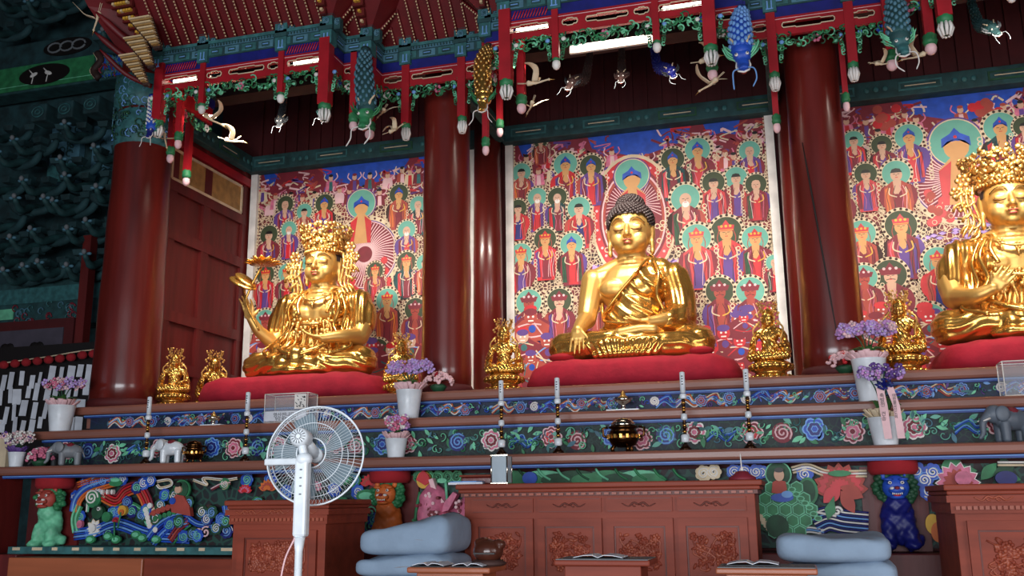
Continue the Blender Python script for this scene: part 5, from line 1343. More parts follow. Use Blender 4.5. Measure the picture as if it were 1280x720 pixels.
# swept roof corner reaching out to the left
t = thing('swept_roof_corner', 'dark red swept roof corner with gilded bracket steps at the upper left', 'roof corner', at(180, 60, 7.1))
for j, (pa, pb_, w) in enumerate((((205, 75), (120, 15), .07), ((200, 90), (118, 40), .06), ((190, 108), (125, 62), .05))):
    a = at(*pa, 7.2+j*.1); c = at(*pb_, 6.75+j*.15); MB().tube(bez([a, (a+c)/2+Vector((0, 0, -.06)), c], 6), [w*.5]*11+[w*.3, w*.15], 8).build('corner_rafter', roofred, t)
b = MB(); 
a, c, d_, e = at(198, 70, 7.25), at(110, 8, 6.7), at(190, -20, 6.9), at(215, 20, 7.15)
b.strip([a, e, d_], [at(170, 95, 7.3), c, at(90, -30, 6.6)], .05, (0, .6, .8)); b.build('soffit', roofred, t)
for j, (x0, y0, x1, y1, sx) in enumerate(((163, 24, 188, 22, 10), (156, 48, 180, 46, 10), (150, 70, 172, 68, 10))):
    g = MB()
    for k in range(12):
        f = k/12; L0 = at(x0+f*(30), y0+f*36, 6.7+j*.08); L1 = at(x1+f*(12), y1+f*36, 6.7+j*.08)
        g.use(tan if k % 2 else bead); c_ = (L0+L1)/2; g.box(c_, ((L1-L0).length*(1-.05*f), .05, .014))
        g.use(brown).box(c_+Vector((0, .03, -.015)), ((L1-L0).length, .04, .03))
    g.build('gilded_bracket', None, t)

# ================================================================ ALTAR WARES
def candlestick(px, py_top, lab, first=[None]):
    p = at(px, 560, 7.33)
    if first[0] is None:
        t = thing('candlestick', lab, 'candlestick', (p.x, 7.33, 1.66), 'tall candlesticks along the counter')
        b = MB().use(brass)
        prof = [(.045, 0), (.045, .015), (.03, .03), (.018, .05)]
        b.lathe(prof, (0, 0, 0), 16); z = .05
        b.use(brass).lathe([(.012, .03), (.012, .42)], (0, 0, 0), 10)
        for zc, r_ in ((.17, .02), (.205, .016), (.34, .017), (.37, .017)): b.lathe([(.008, zc-.015), (r_, zc), (.008, zc+.015)], (0, 0, 0), 14)
        b.build('stem', None, t, world=False)
        b = MB()
        for zc, r_, h in ((.09, .03, .06), (.25, .024, .05), (.405, .026, .04)): b.lathe([(r_*.8, zc-h/2), (r_, zc-h/3), (r_, zc+h/3), (r_*.7, zc+h/2)], (0, 0, 0), 14)
        b.build('pearl_collar', pot_m, t, world=False)
        b = MB()
        for zc in (.14, .185, .3, .32, .355): b.ell((0, 0, zc), (.017, .017, .011), n=10, k=6)
        b.build('gilt_bead', gold_p, t, world=False)
        b = MB(); b.lathe([(.02, .43), (.02, .585), (.012, .59)], (0, 0, 0), 16); b.build('candle', pot_m, t, world=False)
        b = MB(); b.tube([(0, 0, .585), (0, 0, .603)], .002, 5)
        for k in range(4): b.box((0, -.0205, .555-k*.02), (.012, .001, .009))
        b.build('candle_print', dgrey, t, world=False)
        first[0] = t; return t
    return dup(first[0], (p.x, 7.33, 1.66), lab)
for px, l in ((183, 'tall candlestick in front of the left end of the altar, leftmost of the six'), (307, 'tall candlestick left of the clear donation box'), (627, 'tall candlestick standing behind the glass lantern'), (698, 'tall candlestick left of the bronze censer, between it and the glass lantern'), (857, 'tall candlestick right of the bronze censer'), (938, 'tall candlestick over the right end of the central cabinet, rightmost of the six')): candlestick(px, 0, l)
def censer(px, s_, lab):
    p = at(px, 560, 7.38); t = thing('bronze_censer', lab, 'censer', (p.x, 7.38, 1.66))
    b = MB(); b.lathe([(.05*s_, .04*s_), (.1*s_, .06*s_), (.13*s_, .11*s_), (.12*s_, .16*s_), (.1*s_, .19*s_), (.125*s_, .2*s_), (.125*s_, .215*s_), (.1*s_, .215*s_)], (0, 0, 0), 28); b.build('bowl', bronze, t, world=False)
    b = MB(); b.lathe([(.105*s_, .215*s_), (.1*s_, .24*s_), (.07*s_, .27*s_), (.02*s_, .285*s_)], (0, 0, 0), 24); b.build('lid', silver if s_ > .9 else bronze, t, world=False)
    for i in range(3):
        a = -PI/2+2*PI*i/3+.5; b = MB(); b.tube([(.07*s_*math.cos(a), .07*s_*math.sin(a), .07*s_), (.1*s_*math.cos(a), .1*s_*math.sin(a), .03*s_), (.09*s_*math.cos(a), .09*s_*math.sin(a), .0)], [.02*s_, .016*s_, .018*s_], 8); b.build('leg', bronze, t, world=False)
    for s in (-1, 1): MB().tube([(s*.12*s_, 0, .12*s_), (s*.17*s_, 0, .14*s_), (s*.175*s_, 0, .2*s_), (s*.13*s_, 0, .21*s_)], .012*s_, 7).build('handle', bronze, t, world=False)
    b = MB()
    for i in range(9): a = PI+PI*i/8; b.box((.128*s_*math.cos(a), .128*s_*math.sin(a), .13*s_), (.02*s_, .02*s_, .03*s_), rz=a)
    b.build('gilt_panel', gold_p, t, world=False)
censer(780, .92, 'three-legged bronze incense burner with silvery lid in the middle of the counter'); censer(243, .68, 'small dark bronze incense burner right of the white elephant')
def offering(px, s_, lab):
    p = at(px, 505, 7.66); t = thing('offering_cup', lab, 'cup', (p.x, 7.66, 2.0))
    b = MB(); b.bb(-.13*s_, .13*s_, -.05, .05, 0, .012); b.build('tray', pot_m, t, world=False)
    b = MB(); b.lathe([(.035*s_, .012), (.02*s_, .03), (.018*s_, .05), (.06*s_, .075*s_), (.085*s_, .1*s_), (.075*s_, .1*s_), (.03*s_, .08*s_)], (0, 0, 0), 20); b.build('cup', silver, t, world=False)
    b = MB(); b.lathe([(.045*s_, .09*s_), (.04*s_, .11*s_), (.022*s_, .125*s_), (.02*s_, .14*s_), (.003, .165*s_)], (0, 0, 0), 16); b.build('lid', gold_o, t, world=False)
offering(779, 1, 'small lidded silver and gold cup on a white tray before the central statue'); offering(268, .8, 'small lidded cup on a white tray before the left crowned statue')
def elephant(px, Y, s_, m, lab, rz, parent_z=1.66):
    p = at(px, 560, Y); t = thing('elephant_figurine', lab, 'elephant', (p.x, Y, parent_z), 'elephant figurines', rz)
    b = MB(); b.ell((0, 0, .135), (.11, .065, .065)); b.ell((-.1, 0, .165), (.055, .05, .055))
    for x in (-.06, .07):
        for s in (-1, 1): b.tube([(x, s*.03, .12), (x, s*.032, .012)], [.032, .026], 12); b.ell((x, s*.032, .018), (.027, .027, .017))
    b.tube(bez([(-.14, 0, .16), (-.175, 0, .12), (-.18, 0, .06), (-.2, 0, .03)], 5), [.026, .012], 10, ball=True); b.tube([(.1, 0, .15), (.125, 0, .08)], .008, 6, ball=True)
    V, F, N = clay(b, 'x', .006, 3); mesh_part('body', V*s_, F, m, t)
    for s in (-1, 1): MB().ell((-.085*s_, s*.058*s_, .165*s_), (.04*s_, .01*s_, .045*s_), rotm(0, 0, s*.4), 14, 8).build('ear', m, t, world=False)
    for s in (-1, 1): MB().tube([(-.145*s_, s*.025*s_, .14*s_), (-.19*s_, s*.03*s_, .125*s_)], [.007*s_, .003*s_], 6).build('tusk', white, t, world=False)
    b = MB(); b.ell((.0, 0, .165*s_), (.05*s_, .055*s_, .045*s_), n=14, k=8); b.build('saddle_cloth', maroon, t, world=False)
elephant(88, 7.36, 1.0, G('elephant_grey', '#7b8086', .5), 'grey elephant figurine below the white orchid pot', .6); elephant(62, 7.5, .9, dgrey, 'dark elephant figurine half hidden behind the grey one', .3)
elephant(215, 7.4, 1.0, pot_m, 'white elephant figurine with red saddle cloth left of the small bronze burner', .2); elephant(1268, 7.42, 1.2, G('elephant_slate', '#5a6470', .5), 'slate grey elephant figurine at the right end of the counter, cut by the frame', .4)

def potted(px, pyb, Y, zb, h, r, lab, petals, wrap, fl_z, spread, n, seed, leaves=True, cat='potted orchid', stems=4):
    p = at(px, pyb, Y); t = thing('potted_orchid', lab, cat, (p.x, Y, zb), 'flower pots on the altar'); R = random.Random(seed)
    b = MB(); b.lathe([(r*.68, 0), (r*.72, .01), (r*.86, h*.6), (r*.97, h*.97), (r, h), (r*.93, h), (r*.85, h*.9), (.01, h*.88)], (0, 0, 0), 32); b.build('pot', pot_m, t, world=False)
    if wrap:
        b = MB()
        for i in range(26):
            a = 2*PI*i/26; rr = r*(1.05+.25*R.random()); b.tube([(r*.6*math.cos(a), r*.6*math.sin(a), h*.9), (rr*math.cos(a), rr*math.sin(a), h+.03+.03*R.random())], [r*.25, r*.2], 6, flat=.25)
        b.build('wrapping', wrap, t, world=False)
    b = MB(); fl = MB(); st = MB()
    for i in range(9):
        a = R.uniform(0, 2*PI); b.tube(bez([(0, 0, h*.95), (r*.5*math.cos(a), r*.5*math.sin(a), h+fl_z*.35), (r*1.1*math.cos(a), r*1.1*math.sin(a), h+fl_z*R.uniform(.25, .5))], 4), [.012, .022, .03, .03, .026, .02, .015, .01, .004], 6, flat=.2)
    b.build('leaves', leaf, t, world=False)
    for k in range(stems):
        xo = spread*((k+.5)/stems*2-1); st.tube(bez([(0, 0, h*.9), (xo*.3, 0, h+fl_z*.6), (xo*.9, -.02, h+fl_z)], 4), .005, 5)
    st.build('stems', dgreen, t, world=False)
    for i in range(n):
        x = spread*R.uniform(-1, 1); z = h+fl_z+R.uniform(-.035, .035)*(1.4-abs(x)/spread*.5); y = R.uniform(-.06, .05); q_ = R.uniform(.016, .024)
        fl.use(R.choice(petals))
        for j in range(5): a = 2*PI*j/5+R.random(); fl.ell((x+q_*math.cos(a), y-.005*j, z+q_*math.sin(a)), (q_*.75, q_*.3, q_*.6), n=6, k=4)
        fl.use(white).ell((x, y-.02, z), q_*.3, n=5, k=3)
    fl.build('blossoms', None, t, world=False)
    return t
potted(75, 535, 7.68, 2.0, .25, .13, 'white pot of pink orchids left of the thick column, prayer tags behind', (pink, lpink, lav), lpink, .21, .22, 60, 1)
potted(511, 517, 7.7, 2.0, .25, .115, 'tall white pot of lavender orchids in front of the second column', (lav, lilac, lav), lpink, .2, .19, 70, 2)
potted(495, 567, 7.42, 1.66, .16, .095, 'small white pot of magenta orchids standing below the tall lavender one', (pink, lilac, white), lpink, .13, .1, 40, 3)
potted(1090, 500, 7.72, 2.0, .33, .13, 'tall white pot of lavender orchids before the cracked column', (lav, lilac, lpink), lpink, .23, .2, 80, 4)
rp = potted(1107, 550, 7.38, 1.66, .2, .115, 'white pot of purple orchids with two printed ribbons hanging down', (lilac, lav, purple), cream, .33, .15, 30, 5)
potted(20, 580, 7.4, 1.66, .14, .08, 'small grey-white pot with white and purple flowers at the far left of the counter', (white, lpink, purple), purple, .13, .14, 46, 6)
def bunch(px, py, Y, zb, lab, mats_, s_, seed):
    p = at(px, py, Y); R = random.Random(seed); t = thing('flower_bouquet', lab, 'bouquet', (p.x, Y, zb), 'flower bouquets'); b = MB()
    for i in range(70):
        a = R.uniform(0, 2*PI); e = R.uniform(.1, 1.5); c = (s_*math.cos(a)*math.cos(e), s_*.7*math.sin(a)*math.cos(e), .06+s_*.8*math.sin(e))
        b.use(mats_[0] if R.random() < .75 or c[0] > s_*.1 else mats_[1])
        for j in range(4): q_ = R.uniform(0, 6.3); b.ell((c[0]+.012*math.cos(q_), c[1], c[2]+.012*math.sin(q_)), (.015, .012, .013), n=6, k=4)
    b.build('blossoms', None, t, world=False)
    b = MB(); b.lathe([(s_*.3, 0), (s_*.5, .03), (s_*.6, .05), (s_*.4, .07)], (0, 0, 0), 16); b.build('leaves', dgreen, t, world=False)
bunch(548, 480, 7.95, 2.25, 'white and crimson bouquet right of the tall lavender orchid, by the second column', (lpink, crim), .13, 1); bunch(1056, 462, 7.95, 2.25, 'cream and red bouquet at the foot of the cracked column', (lpink, bred), .13, 2)
bunch(52, 560, 7.44, 1.66, 'pink and white flower arrangement at the far left of the counter', (pink, white), .13, 3)
# ribbons with vertical lettering on the purple orchid
def text(s, size, mt, parent, loc, rot=(PI/2, 0, 0), name='lettering', ext=.0008, align='CENTER', sp=1.0):
    # outlines are turned into ordinary meshes
    cu = bpy.data.curves.new(name, 'FONT'); cu.body = s; cu.size = size; cu.extrude = ext; cu.align_x = align; cu.space_line = sp; cu.materials.append(mt)
    o = bpy.data.objects.new('tmp', cu); COL.objects.link(o); dg = bpy.context.evaluated_depsgraph_get(); dg.update(); me = bpy.data.meshes.new_from_object(o.evaluated_get(dg)); bpy.data.objects.remove(o)
    o = bpy.data.objects.new(name, me); COL.objects.link(o); o.parent = parent; o.location = loc; o.rotation_euler = rot; return o
rib = thing('printed_ribbon', 'pale pink ribbon pair with dark vertical lettering and navy bow on the purple orchid pot', 'ribbon', (rp.location.x, 7.22, 1.68))
b = MB(); b.strip([(-.045, 0, .38), (-.035, -.005, .25), (-.02, -.01, .02)], [(.005, 0, .38), (.02, -.005, .25), (.03, -.01, .02)], .002, (0, -1, 0)); b.strip([(.02, 0, .38), (.055, -.005, .25), (.065, -.01, .02)], [(.07, 0, .38), (.1, -.005, .25), (.115, -.01, .02)], .002, (0, -1, 0)); b.build('ribbon', lpink, rib, world=False)
b = MB()
for k in range(8): a = 2*PI*k/8; b.tube([(.01, -.01, .4), (.01+.06*math.cos(a), -.03, .4+.03*math.sin(a)), (.01+.03*math.cos(a+.7), -.03, .4+.04*math.sin(a+.7))], .012, 6, flat=.4)
b.build('bow', nblue, rib, world=False)
text('축\n발\n전\n\n건\n승', .034, dgrey, rib, (-.012, -.016, .31), sp=.95); text('대\n한\n불\n교\n신\n도\n회', .026, dgrey, rib, (.068, -.016, .31), sp=.95)
# clear boxes
def clear_box(x0, x1, y0, y1, z0, z1, lab, band=True):
    t = thing('clear_donation_box', lab, 'box', ((x0+x1)/2, y0, z0)); b = MB()
    for a in ((x0, x1, y0, y0+.006, z0, z1), (x0, x1, y1-.006, y1, z0, z1), (x0, x0+.006, y0+.007, y1-.007, z0, z1), (x1-.006, x1, y0+.007, y1-.007, z0, z1)): b.bb(*a)
    b.build('panes', acr, t); b = MB()
    for x in (x0, x1): b.tube([(x, y0, z0), (x, y0, z1)], .004, 5); b.tube([(x, y1, z0), (x, y1, z1)], .004, 5)
    for z in (z0, z1): b.tube([(x0, y0, z), (x1, y0, z)], .004, 5); b.tube([(x1, y0, z), (x1, y1, z)], .004, 5); b.tube([(x0, y1, z), (x1, y1, z)], .003, 5); b.tube([(x0, y0, z), (x0, y1, z)], .004, 5)
    b.build('bright_edges', white, t)
    return t
a, c = at(330, 527, 7.62), at(384, 520, 7.62)
db = clear_box(a.x, c.x, 7.62, 7.8, 2.01, 2.26, 'clear donation box with white lettered band and printed sheet, beside the left candlesticks')
b = MB(); b.bb(a.x+.006, c.x-.006, 7.606, 7.612, 2.02, 2.105); b.build('white_band', paper, db)
b = MB().use(white).bb(c.x-.125, c.x-.01, 7.612, 7.616, 2.12, 2.25); R = random.Random(4)
b.use(dgrey)
for i in range(24): x = c.x-.118+R.random()*.1; z = 2.13+R.random()*.11; b.box((x, 7.611, z), (.014, .001, .007), R=rotm(0, .6, 0))
b.build('printed_sheet', None, db)
off = wloc(db)
text('영산전나무반', .045, dgrey, db, ((a.x*.45+c.x*.55)-off.x-.01, -.017, 2.055-off.z)); text('부담 불전 발원문', .03, dgrey, db, ((a.x*.45+c.x*.55)-off.x-.01, -.017, 2.026-off.z))
b = MB().use(dgrey).ell((c.x-.035, 7.61, 2.07), (.014, .003, .022), n=8, k=6); b.build('printed_emblem', None, db)
a, c = at(1258, 500, 7.66), at(1300, 492, 7.66); clear_box(a.x, c.x, 7.66, 7.85, 2.01, 2.26, 'clear donation box at the right edge of the frame, on the middle ledge')
# ================================================================ CABINETS
def carved(b, x0, x1, z0, z1, Y, R, mt, n=60):
    """low relief of branches, leaves and blossoms on a panel"""
    b.use(mt)
    w = x1-x0; h = z1-z0
    for k in range(7):
        xa = x0+w*R.uniform(.1, .9); za = z0+h*R.uniform(.05, .35); pts = [(xa, Y, za)]
        for j in range(4): xa += R.uniform(-.3, .3)*w*.8; za += R.uniform(.02, .22)*h; pts.append((min(max(xa, x0+.02), x1-.02), Y, min(za, z1-.02)))
        b.tube(bez(pts, 4), .006, 5)
    for k in range(n):
        x = x0+w*R.uniform(.08, .92); z = z0+h*(R.uniform(.08, .9)); a = R.uniform(0, PI)
        if R.random() < .3:
            for j in range(5): q_ = 2*PI*j/5; b.ell((x+.016*math.cos(q_), Y, z+.016*math.sin(q_)), (.012, .009, .012), n=6, k=4)
        else: b.ell((x, Y, z), (.024, .01, .01), rotm(0, a, 0), 7, 4)
def drop(b, x, z, Y, w, mt):
    b.use(mt)
    for s in (-1, 1):
        b.tube(bez([(x, Y, z), (x+s*w*.3, Y, z+.012), (x+s*w*.6, Y, z-.01), (x+s*w, Y, z+.008)], 5), [.006]*10+[.004]*5+[.002], 5)
        b.tube([(x+s*w*.25+.012*math.cos(a*.9), Y, z+.012*math.sin(a*.9)) for a in range(7)], .004, 5)
def cabinet(x0, x1, yf, yb, zt, zbase, cols, name, lab, drawers=True, seed=1, side=None, m=cab, ml=cab_l):
    t = thing(name, lab, 'cabinet', ((x0+x1)/2, (yf+yb)/2, 0)); R = random.Random(seed)
    b = MB(); b.bb(x0, x1, yf, yb, .06, zt-.06); b.build('body', m, t, bevel=.004)
    b = MB(); b.bb(x0-.05, x1+.05, yf-.05, yb, zt-.035, zt); b.bb(x0-.035, x1+.035, yf-.035, yb, zt-.06, zt-.035); b.build('top_slab', m, t, bevel=.008)
    if not drawers:
        b = MB(); b.use(m).bb(x0-.04, x1+.04, yf-.045, yb, zt-.1, zt-.062); b.bb(x0-.02, x1+.02, yf-.022, yb, zt-.16, zt-.1)
        for q_ in (.2, .5, .8): drop(b, x0+(x1-x0)*q_, zt-.045 if 0 else zt-.08, yf-.048, .1, ml)
        n = int((x1-x0)/.03)
        for i in range(n): b.use(ml).box((x0+(i+.5)*(x1-x0)/n, yf-.028, zt-.13), ((x1-x0)/n*.7, .016, .02))
        b.build('carved_cornice', None, t)
    b = MB(); n = int((x1-x0)/.05)
    b.use(cab_d).bb(x0-.02, x1+.02, yf-.02, yb, zt-.085, zt-.06)
    for i in range(n): b.use(ml).box((x0+(i+.5)*(x1-x0)/n, yf-.028, zt-.073), ((x1-x0)/n*.6, .014, .014))
    b.build('dentil_moulding', None, t)
    b = MB(); b.bb(x0-.03, x1+.03, yf-.03, yb, 0, .08); b.build('plinth', cab_d, t, bevel=.008)
    W = (x1-x0-.08)/cols; zd = zt-.2 if drawers else zt-.17
    for i in range(cols):
        a, c = x0+.04+i*W+.015, x0+.04+(i+1)*W-.015
        if drawers:
            b = MB().use(m); b.bb(a, c, yf-.012, yf, zt-.19, zt-.1); b.use(cab_d); 
            for z in (zt-.185, zt-.105): b.bb(a+.01, c-.01, yf-.014, yf-.011, z-.002, z+.002)
            drop(b, (a+c)/2, zt-.145, yf-.014, .11, cab_d); b.build('drawer', None, t)
        z0, z1 = .2 if drawers else .25, zd-.03
        b = MB().use(m)
        b.bb(a, c, yf-.01, yf, z0, z1); b.use(m)
        for (p0, p1, p2, p3) in ((a, a+.05, z0, z1), (c-.05, c, z0, z1), (a+.05, c-.05, z1-.05, z1), (a+.05, c-.05, z0, z0+.05)): b.bb(p0, p1, yf-.026, yf-.009, p2, p3)
        b.use(cab_d)
        for (p0, p1, p2, p3) in ((a+.052, a+.06, z0+.062, z1-.062), (c-.06, c-.052, z0+.062, z1-.062), (a+.052, c-.052, z1-.06, z1-.052), (a+.052, c-.052, z0+.052, z0+.06)): b.bb(p0, p1, yf-.016, yf-.009, p2, p3)
        zc = max(z0+.07, .85); carved(b, a+.07, c-.07, zc, z1-.07, yf-.011, R, m, 40 if drawers else 120); carved(b, a+.07, c-.07, zc, z1-.07, yf-.012, R, ml, 20 if drawers else 80)
        b.build('door', None, t)
    return t
cabinet(-2.18, -.26, 6.33, 6.95, 1.42, 0, 4, 'altar_cabinet', 'long carved reddish wooden cabinet with four drawers over four doors below the central statue', seed=2)
cl_ = at(293, 628, 6.0); cr_ = at(408, 628, 6.0)
cabinet(cl_.x, cr_.x, 6.0, 6.62, 1.33, 0, 1, 'incense_table', 'small carved wooden cabinet behind the white fan', False, 3)
cx0 = at(1190, 612, 6.0).x
cabinet(cx0, cx0+1.0, 6.0, 6.8, 1.37, 0, 1, 'incense_table', 'small carved reddish cabinet at the right edge of the frame', False, 5, ml=cab_l)
# ---- low lecterns in front
def lectern(pxa, pxb, py, Y, lab, m):
    a, c = at(pxa, py, Y), at(pxb, py, Y); z = a.z; t = thing('reading_table', lab, 'table', ((a.x+c.x)/2, Y+.15, 0))
    b = MB(); b.bb(a.x, c.x, Y, Y+.3, z-.03, z); b.build('table_top', m, t, bevel=.008)
    w = c.x-a.x; b = MB(); b.bb(a.x+w*.1, c.x-w*.1, Y+.03, Y+.27, z-.1, z-.03); b.build('apron', m, t, bevel=.005)
    for x in (a.x+w*.14, c.x-w*.14):
        for y in (Y+.05, Y+.25): b = MB(); b.bb(x-.025, x+.025, y-.025, y+.025, 0, z-.1); b.build('leg', m, t)
    return t, a, c, z
t1, a1, c1, z1 = lectern(508, 612, 709, 5.0, 'low orange-brown reading table with two open books in front of the left cushions', orange_w)
t2, a2, c2, z2 = lectern(692, 812, 700, 5.1, 'low table with grey top and open book in front of the central cabinet', cab)
t3, a3, c3, z3 = lectern(894, 1022, 710, 5.0, 'low reading table with grey top in front of the right cushions', orange_w)
for (a, c, z, Y, t) in ((a2, c2, z2, 5.1, t2), (a3, c3, z3, 5.0, t3)):
    b = MB(); b.bb(a.x+.01, c.x-.01, Y+.005, Y+.295, z, z+.004); b.build('grey_cover', grey, t)
def book(x0, x1, y, z, lab, thick=.02, mc=dgrey, rz=0):
    t = thing('book', lab, 'book', ((x0+x1)/2, y, z), 'books on the low tables', rz); w = x1-x0
    for s in (-1, 1):
        b = MB(); vs = []
        pts = [(s*w/2*f, z_) for f, z_ in ((0, .006), (.25, .018), (.6, .016), (1, .006))]
        b.strip([(p[0], -.09, p[1]) for p in pts], [(p[0], .09, p[1]) for p in pts], .003, (0, 0, 1)); b.build('page', paper, t, world=False)
    b = MB(); b.bb(-w/2-.006, w/2+.006, -.095, .095, 0, .004); b.build('cover', mc, t, world=False)
    return t
book(a1.x+.02, a1.x+.2, 5.12, z1, 'open book at the left end of the low orange-brown table'); book(a1.x+.25, a1.x+.42, 5.12, z1, 'pale booklet beside the wooden gong on the low orange-brown table')
book(a2.x+.1, a2.x+.36, 5.22, z2+.004, 'open book on the grey topped table before the central cabinet'); book(a3.x+.05, a3.x+.3, 5.2, z3+.004, 'closed pale booklet on the right reading table')
# wooden gong
t = thing('wooden_gong', 'round dark brown wooden gong with carved slit on the low table', 'wooden gong', (c1.x-.07, 5.2, z1))
b = MB(); b.ell((0, 0, .075), (.085, .08, .065)); b.ell((-.03, 0, .12), (.05, .04, .03)); b.ell((.06, 0, .11), (.04, .035, .03)); V, F, N = clay(b, 'x', .006, 3); mesh_part('gong_body', V, F, G('gong_wood', '#4a2418', .35, coat=.4), t)
b = MB(); b.bb(-.06, .06, -.084, -.074, .062, .07); b.build('slit', black, t, world=False)
b = MB(); b.lathe([(.09, 0), (.1, .012), (.08, .03)], (0, 0, 0), 24); b.build('gong_cushion', brown, t, world=False)
# ---- folded cushions in stacks
def floor_cushion(x, y, z, w, d, h, mt, lab, seed, lift=0, rz=0):
    t = thing('floor_cushion', lab, 'cushion', (x, y, z), 'stacked floor cushions', rz); m = MB(); m.ell((0, 0, 0), (1, 1, 1), n=56, k=20); V = np.array(m.v); sg = lambda a, p: np.sign(a)*np.abs(a)**p
    V = np.stack([sg(V[:, 0], .3)*w/2, sg(V[:, 1], .3)*d/2, sg(V[:, 2], .6)*h/2+h/2], 1)
    V[:, 2] += (V[:, 2]/h)*(.018*np.sin(V[:, 0]*6+seed)+.01*np.sin(V[:, 1]*9+V[:, 0]*5+seed)+lift*np.clip((V[:, 0]+w*.1)/w, -.3, 1)); V[:, 1] += .008*np.sin(V[:, 0]*11+seed); V[:, 2] += (V[:, 2]/h)*.006*np.sin(V[:, 0]*27+V[:, 1]*22+seed*2)
    mesh_part('cushion_body', V, m.f, mt, t)
    b = MB(); b.tube([(w*.5*s*f, -d/2*.97*math.sqrt(max(0, 1-(abs(f))**5)), h*.5+.004*math.sin(f*9)) for s in (1,) for f in [i/14 for i in range(-13, 14)]], .004, 5); b.build('seam', cushd, t, world=False)
a, c = at(455, 690, 5.7), at(578, 690, 5.7); cx = (a.x+c.x)/2*5.95/5.7; w = c.x-a.x
zt = at(515, 656, 5.7).z
b = MB(); b.bb(cx-.3, cx+.3, 5.72, 6.25, 0, zt-.56); b.build('x', cab_d) if 0 else None
zz = zt-.19
for i, (hh, dx, mt, lab, lf) in enumerate(((.2, .01, cush, 'plump blue-grey floor cushion, topmost of the left stack', .07), (.13, 0, cush, 'blue-grey floor cushion just under the plump top one of the left stack', 0), (.13, .02, cush, 'blue-grey floor cushion lowest in view of the left stack', 0))):
    floor_cushion(cx+dx, 6.0, zz, w+(.0 if i else -.03), .55, hh, mt, lab, i, lf); zz -= .13 if i < 2 else 0
zz_l = zz
a, c = at(968, 690, 5.7), at(1116, 690, 5.7); cx2 = (a.x+c.x)/2*5.95/5.7; w2 = c.x-a.x; zt = at(1040, 670, 5.7).z
floor_cushion(cx2, 6.0, zt-.15, w2, .55, .16, cush, 'blue-grey floor cushion, topmost of the right stack, with a crumpled upper face', 5, -.02)
floor_cushion(cx2+.03, 6.0, zt-.28, w2-.02, .55, .13, cush, 'blue-grey floor cushion lower in the right stack', 7)
for x, z, l in ((cx, zz_l, 'left'), (cx2+.03, zt-.28, 'right')):
    t = thing('cushion_bench', 'low wooden bench under the %s cushion stack' % l, 'bench', (x, 6.0, 0)); b = MB(); b.bb(-.28, .28, -.24, .24, z-.04, z); b.build('bench_top', cab_d, t, world=False)
    for sx in (-1, 1):
        for sy in (-1, 1): b = MB(); b.bb(sx*.24-.02, sx*.24+.02, sy*.2-.02, sy*.2+.02, 0, z-.04); b.build('leg', cab_d, t, world=False)
# ---- on the central cabinet
t = thing('glass_lantern', 'small clear glass box lantern on the left part of the central cabinet', 'lantern', (at(627, 600, 6.5).x, 6.5, 1.42))
b = MB()
for x in (-.055, .055): b.bb(x-.003, x+.003, -.055, .055, .01, .19)
for y in (-.055, .055): b.bb(-.05, .05, y-.003, y+.003, .01, .19)
b.build('panes', glassy, t, world=False)
b = MB()
for x in (-.057, .057):
    for y in (-.057, .057): b.tube([(x, y, 0), (x, y, .195)], .005, 5)
b.bb(-.062, .062, -.062, .062, 0, .01); b.bb(-.062, .062, -.062, .062, .19, .2); b.build('frame', silver, t, world=False)
b = MB(); b.lathe([(.03, .01), (.03, .12), (.005, .125)], (0, 0, 0), 16); b.build('candle', pot_m, t, world=False)
xx = at(592, 600, 6.55).x
t = thing('booklet_pile', 'grey-blue papers lying at the left end of the central cabinet', 'papers', (xx-.03, 6.5, 1.42)); b = MB(); b.box((0, 0, .008), (.24, .16, .016), rz=.15); b.build('papers', paper, t, world=False); b = MB(); b.box((0, -.0, .02), (.2, .14, .008), rz=-.1); b.build('folder', lblue, t, world=False)
t = thing('wooden_tray', 'small red-brown wooden tray on the papers at the left end of the cabinet', 'tray', (xx+.03, 6.62, 1.42)); b = MB(); b.bb(-.13, .13, -.06, .06, 0, .055); b.build('tray_body', lacq, t, world=False, bevel=.01); b = MB(); b.bb(-.14, .14, -.065, .065, .055, .07); b.build('lid', cab, t, world=False, bevel=.006)
t = thing('incense_holder', 'dark red incense holder with one upright stick at the right end of the cabinet', 'incense holder', (at(928, 600, 6.5).x, 6.5, 1.42)); b = MB(); b.lathe([(.09, 0), (.085, .02), (.05, .04), (.04, .055), (.02, .06)], (0, 0, 0), 20); b.build('holder', maroon, t, world=False); b = MB(); b.tube([(0, 0, .05), (-.004, 0, .17)], .004, 6); b.build('stick', white, t, world=False); b = MB(); b.ell((0, 0, .07), .012); b.build('knob', white, t, world=False)

